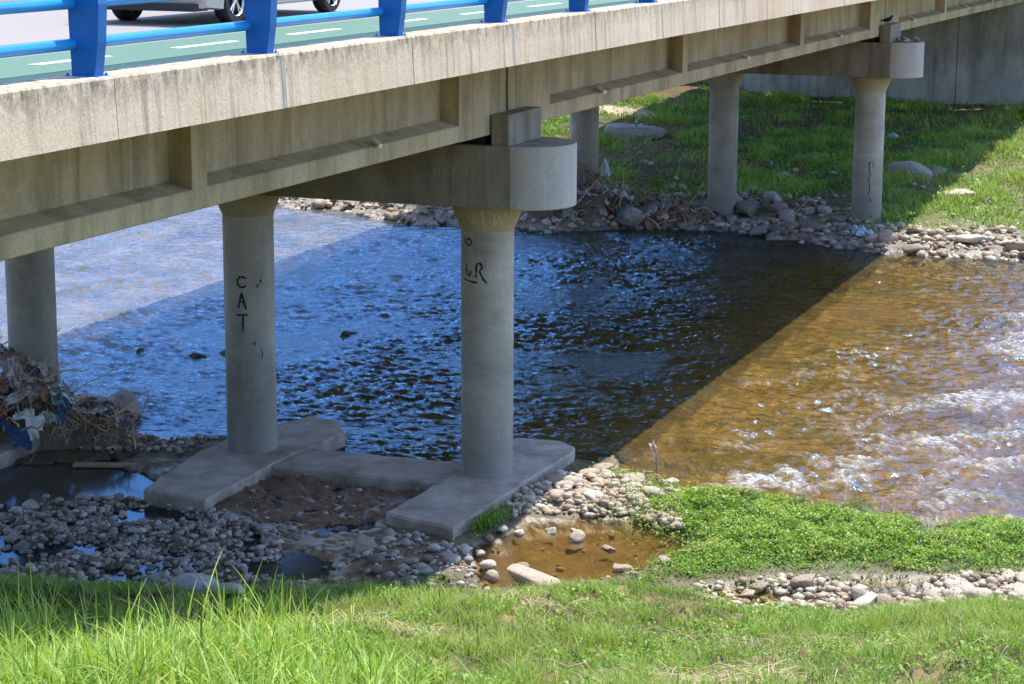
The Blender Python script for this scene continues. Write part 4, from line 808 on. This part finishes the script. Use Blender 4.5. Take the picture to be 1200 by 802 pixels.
# ------------------------------------------------------------------ driftwood and rubbish caught on the columns
M['wood'] = plain('driftwood', (.32, .22, .145), .9, var=.5, scale=8., bump=.3); M['wood2'] = plain('pale_driftwood', (.55, .42, .29), .9, var=.4, scale=8.)
M['core'] = plain('matted_mud', (.17, .125, .09), .95, var=.5, scale=9., bump=.8)
RAGS = [plain('rag_%d' % i, c_, .8, var=.3, scale=6.) for i, c_ in enumerate([(.5, .51, .54), (.66, .66, .66), (.03, .07, .16), (.3, .28, .26), (.34, .16, .11), (.09, .2, .2), (.55, .5, .44), (.2, .17, .24)])]
def hump(x, y, L):
    z = -9
    for cx, cy, rx, ry, hh in L:
        q = ((x - cx) / rx) ** 2 + ((y - cy) / ry) ** 2
        if q < 1: z = max(z, hh * (1 - q) ** .55)
    return z
def pile(loc, lumps, label, nb, nr, ntw, seed, base=-.3, view=(-1, -.35)):
    rd = random.Random(seed); P_ = empty('debris_heap', (loc[0], loc[1], base), label, 'flood debris')
    m = MB()
    for cx, cy, rx, ry, hh in lumps:
        V, F_ = stoneV(seed + int(rx * 100), 3, True); gg = np.random.default_rng(seed); V = V * (1 + .10 * gg.standard_normal((len(V), 1)))
        m.add([(loc[0] + cx + v[0] * rx * .93, loc[1] + cy + v[1] * ry * .93, base + max(v[2], -.1) * hh * .93) for v in V], [tuple(f) for f in F_])
    m.make('matted_core', M['core'], P_)
    def surf():
        while True:
            L = rd.choice(lumps); a = rd.uniform(0, 6.28); q = rd.random() ** .42; x, y = L[0] + L[2] * q * math.cos(a), L[1] + L[3] * q * math.sin(a)
            if rd.random() < .6 and x * view[0] + y * view[1] < -.3: continue
            z = hump(x, y, lumps)
            if z > -1: return Vector((loc[0] + x, loc[1] + y, base + z))
    def stick(L, r0, jag):
        p = surf(); a = rd.uniform(0, 6.28); dirn = Vector((math.cos(a), math.sin(a), rd.uniform(-.6, .9))).normalized(); pts = [p]; 
        for k in range(7):
            dirn = (dirn + Vector((rd.gauss(0, jag), rd.gauss(0, jag), rd.gauss(-.06, jag)))).normalized(); q = pts[-1] + dirn * L / 7; zz = hump(q.x - loc[0], q.y - loc[1], lumps)
            q.z = max(q.z, base + max(zz, 0) + rd.uniform(-.02, .06)); pts.append(q)
        return pts, [r0 * (1 - .1 * k) for k in range(8)]
    for k in range(nb):
        pts, rr = stick(rd.uniform(.5, 1.3), rd.uniform(.009, .026), .25); MB().tube(pts, rr, 6).make('branch', M['wood2'] if rd.random() < .4 else M['wood'], P_, smooth=True)
    m = MB()
    m2 = MB()
    for k in range(ntw): pts, rr = stick(rd.uniform(.2, .7), rd.uniform(.003, .009), .5); (m if k % 5 < 2 else m2).add(*(lambda t: (t.V, t.F))(MB().tube(pts, rr, 3)))
    o = m.make('twig_tangle', M['wood2'], P_); o['kind'] = 'stuff'
    o = m2.make('twig_tangle', M['wood'], P_); o['kind'] = 'stuff'
    for k in range(nr):
        p = surf()
        while p.z - base < .27 * max(l_[4] for l_ in lumps): p = surf()
        a = rd.uniform(0, 6.28); dx, dy = math.cos(a), math.sin(a); L, Wd = rd.uniform(.18, .6), rd.uniform(.07, .2); V = []; ph = rd.uniform(0, 6); nu, nv = 12, 6
        for i in range(nu):
            for j in range(nv):
                uu = i / (nu - 1) - .3; vv = j / (nv - 1) - .5; x = p.x + dx * L * uu - dy * Wd * vv; y = p.y + dy * L * uu + dx * Wd * vv
                zz = base + max(hump(x - loc[0], y - loc[1], lumps), 0); V.append((x + .02 * math.sin(9 * uu + ph), y + .02 * math.cos(8 * vv + ph), max(min(zz, p.z + .1), p.z - .22 - .08 * uu) + .045 + .03 * math.sin(14 * vv + ph + 4 * uu) + .03 * math.sin(11 * uu + ph) + rd.uniform(-.008, .008)))
        MB().add(V, [(i * nv + j, i * nv + j + 1, (i + 1) * nv + j + 1, (i + 1) * nv + j) for i in range(nu - 1) for j in range(nv - 1)]).make('rag', RAGS[rd.randrange(len(RAGS))], P_, smooth=True)
    return P_
pile((-.3, 8.1), [(0, .25, 1.0, 1.2, 1.6), (-.45, .9, .95, 1.1, 1.5), (-.3, -.35, 1., 1., 1.15), (.3, -1.0, .8, .95, .75), (-.9, .3, .7, 1.1, .95), (.1, -1.5, .5, .6, .4)], 'tall heap of driftwood and rags wrapped round the leftmost near column', 64, 66, 700, 5)
pile((27.0, 7.6), [(.2, .7, 1.4, 1.3, 1.5), (-.8, 1.6, 1.2, 1.5, 1.05), (.2, -.7, 1.3, 1.2, 1.05), (-.6, -.1, 1.1, 1.1, .95), (.5, -2.1, 1.1, 1.1, .65)], 'dark heap of branches and rags caught round the far left column', 54, 50, 600, 9)
pile((27.0, 4.9), [(0, .3, .7, 1.1, .5), (.3, -.5, .8, .8, .4), (-.5, .9, .6, .8, .35)], 'low heap of twigs and rags on the rubble left of the middle far column', 22, 22, 180, 15)
pile((28.3, 1.6), [(0, .3, .7, 1.0, .35), (.2, -.6, .6, .7, .3)], 'low scatter of twigs and rags between the two right far columns', 16, 14, 120, 17)
def cloth(name, c, L, Wd, ht, mat, label, cat, seed, ax=0., droop=0.):
    g_ = np.random.default_rng(seed); nu, nv = 22, 20; u_, v_ = np.meshgrid(np.linspace(-1, 1, nu), np.linspace(-1, 1, nv), indexing='ij'); o1, o2 = g_.uniform(0, 9, 2)
    a = np.arctan2(v_, u_); r_ = np.maximum(np.abs(u_), np.abs(v_)); out = .55 + .38 * samp(T1, np.cos(a) + o1, np.sin(a) + o2, 5.).clip(-1, 1) * .8 + .2 * np.sin(3 * a + o1)
    rid = 1 - np.abs(samp(T2, u_ * .55 + o1, v_ * .55 + o2, 3.2)).clip(0, 1.6); fine = samp(T3, u_ + o2, v_ + o1, 6.)
    z = ht * (np.maximum(0, 1 - r_ ** 2) ** .7 * (.25 + .75 * rid.clip(-.2, 1)) + .05 * fine); x = L * .62 * r_ * np.cos(a) * out + .06 * L * fine; y = Wd * .62 * r_ * np.sin(a) * out + .06 * Wd * rid
    V = np.stack([c[0] + x * math.cos(ax) - y * math.sin(ax), c[1] + x * math.sin(ax) + y * math.cos(ax), c[2] + np.maximum(z, -.03)], -1).reshape(-1, 3)
    return tag(MB().add(V, [(i * nv + j, i * nv + j + 1, (i + 1) * nv + j + 1, (i + 1) * nv + j) for i in range(nu - 1) for j in range(nv - 1)]).make(name, mat, loc=c), label, cat)
M['tarp'] = plain('black_plastic_sheet', (.012, .014, .016), .35, var=.3); M['bag'] = plain('white_plastic_bag', (.6, .62, .68), .4, var=.15); M['bluebag'] = plain('blue_white_plastic', (.4, .5, .62), .4, var=.2)
cloth('plastic_sheet', (27.2, 5.75, g1(27.2, 5.75)), 1.1, 1.5, .55, M['tarp'], 'black plastic sheet bulging among rubble left of the middle far column', 'plastic sheet', 3)
cloth('plastic_bag', (26.9, 7.15, 1.05), .35, .35, .5, M['bag'], 'white plastic bag standing on top of the far debris heap', 'plastic bag', 4)
cloth('plastic_bag', (25.9, 8.55, -.2), .3, .35, .75, M['bag'], 'pale plastic bag hanging at the water below the near cap end', 'plastic bag', 6)
cloth('plastic_bag', (27.7, 4.95, g1(27.7, 4.95)), .5, .9, .28, M['bag'], 'crumpled pale plastic bag on rubble touching the middle far column', 'plastic bag', 7)
cloth('plastic_scrap', (43.5, 2.35, g1(43.5, 2.35) + .1), .5, .5, .16, M['bluebag'], 'pale blue plastic scrap on shaded grass right of the outer far column', 'litter', 8)
cloth('plastic_scrap', (33.6, 3.7, g1(33.6, 3.7) + .08), .5, .7, .16, M['bag'], 'white plastic scrap on shaded grass between the two right far columns', 'litter', 9)
cloth('plastic_scrap', (25.8, -.35, g1(25.8, -.35) + .05), .5, 1., .22, M['bluebag'], 'pale plastic sheet scrap among stones at the foot of the outer far column', 'litter', 10)
cloth('rag', (-.95, 7.2, .35), .3, .55, .2, RAGS[0], 'grey rag draped over the right side of the left debris heap', 'rag', 12, .5)
cloth('rag', (-1.35, 8.85, .3), .9, .55, .35, RAGS[2], 'large dark blue rag at the foot of the left debris heap', 'rag', 13, .8)
# planks in the left pool
for i, (x0, y0, x1, y1, wd, lb) in enumerate([(-.55, 7.0, .1, 5.3, .1, 'long grey timber lying in the mud beside the left debris heap'), (-1.35, 6.55, -.9, 5.45, .16, 'wet plank lying at the edge of the left pool')]):
    L = math.hypot(x1 - x0, y1 - y0); o = MB().box(-L / 2, L / 2, -wd / 2, wd / 2, 0, .05, .008).make('plank', M['wood']); o.location = ((x0 + x1) / 2, (y0 + y1) / 2, WATER + .015); o.rotation_euler = (0, .01, math.atan2(y1 - y0, x1 - x0)); tag(o, lb, 'plank')
# dead stalk with a torn white plastic strip at the river edge
ds = empty('dead_plant', (1.05, -2.42, -.2), 'dead brown stalk holding a torn white plastic strip at the river edge', 'dead plant')
MB().tube([(1.05, -2.42, -.22), (1.03, -2.42, 0), (1.06, -2.40, .2), (1.03, -2.38, .38)], [.022, .02, .018, .012], 6).make('stem', M['wood'], ds, smooth=True)
for y0, ln, wd_, z0, ph in ((-2.36, .34, .035, .50, 0), (-2.33, .24, .03, .44, 2), (-2.41, .28, .028, .47, 4), (-2.39, .17, .045, .52, 1)):
    V = []
    for i in range(12):
        t = i / 11; tw = 2.2 * t + ph
        for j in range(4):
            q = (j / 3 - .5) * wd_ * (1.2 - .5 * t + .35 * math.sin(9 * t + ph)); V.append((1.03 + q * math.sin(tw) + .03 * math.sin(6 * t + ph), y0 + q * math.cos(tw) + .05 * math.sin(4 * t + ph), z0 - ln * t - .01 * j))
    MB().add(V, [(i * 4 + j, i * 4 + j + 1, (i + 1) * 4 + j + 1, (i + 1) * 4 + j) for i in range(11) for j in range(3)]).make('plastic_strip', M['bag'], ds, smooth=True)
for i in range(7):
    a = random.uniform(0, 6.28); x, y = .75 + random.uniform(-.2, .25), -1.95 + random.uniform(-.45, .3)
    tag(MB().tube([(x, y, g1(x, y)), (x + .12 * math.cos(a), y + .12 * math.sin(a), -.02), (x + .3 * math.cos(a), y + .3 * math.sin(a), -.06)], [.012, .01, .006], 5).make('twig', M['wood2'], smooth=True), 'short dry twig among pale stones beside the dead stalk', 'twig', 'twigs by the dead stalk')
# sunlit shrub at the right edge of the far bank
sh = empty('shrub', (50.5, -1.55, g1(50.5, -1.55)), 'bright green leafy shrub in the sun at the far right bank', 'shrub')
n = 2600; q = g.standard_normal((n, 3)); q /= np.linalg.norm(q, axis=1)[:, None]; q *= (g.random(n) ** .4)[:, None] * (1 + .25 * np.sin(5 * q[:, :1] + 3 * q[:, 1:2])); P = q * [.6, .6, .5] + [50.5, -1.55, g1(50.5, -1.55) + .45]
az = g.uniform(0, 6.28, n); D = np.stack([np.cos(az), np.sin(az), g.normal(0, .5, n)], 1) * .07; Sd = np.stack([-np.sin(az), np.cos(az), g.normal(0, .5, n)], 1) * .04
V = np.stack([P - D, P + Sd, P + D, P - Sd], 1).reshape(-1, 3); obj('foliage', V, np.arange(4 * n).reshape(-1, 4), M['cover'], sh, attrs=dict(tint=np.repeat(np.clip(.7 + .2 * g.standard_normal(n), 0, 1), 4)))
m = MB()
for k in range(6): a = k * 1.05; m.tube([(50.5, -1.55, g1(50.5, -1.55) - .05), (50.5 + .2 * math.cos(a), -1.55 + .2 * math.sin(a), g1(50.5, -1.55) + .4), (50.5 + .35 * math.cos(a), -1.55 + .35 * math.sin(a), g1(50.5, -1.55) + .75)], [.02, .014, .006], 5)
m.make('stem', M['wood'], sh)

# ------------------------------------------------------------------ black pigeon on the far shear key
zk = 5.13 + dz(SPAN) + .455
bx, by = SPAN - .45, -.46
me = bpy.data.meshes.new('body'); bv = [(0, .17, .10), (0, .09, .115), (0, 0, .125), (0, -.07, .15), (0, -.105, .2), (0, -.125, .235), (0, -.165, .232)]; me.from_pydata(bv, [(i, i + 1) for i in range(6)], [])
pg = bpy.data.objects.new('bird', me); C.objects.link(pg); pg.location = (bx, by, zk); pg.rotation_euler = (0, 0, .25)
sk = pg.modifiers.new('skin', 'SKIN'); pg.modifiers.new('sub', 'SUBSURF').levels = 2; pg.modifiers['sub'].render_levels = 2
for v, rr in zip(me.skin_vertices[0].data, [(.03, .012), (.05, .03), (.065, .06), (.055, .055), (.032, .032), (.032, .032), (.008, .008)]): v.radius = rr
me.skin_vertices[0].data[2].use_root = True; me.materials.append(plain('black_plumage', (.012, .012, .016), .5))
tag(pg, 'black bird perched on the block at the far pier cap end', 'bird')
for s in (-.025, .025):
    lg = MB().tube([(bx + s, by, zk + .09), (bx + s, by - .01, zk + .02), (bx + s, by - .045, zk + .006)], [.008, .006, .005], 5).make('leg', M['redmark'], pg)
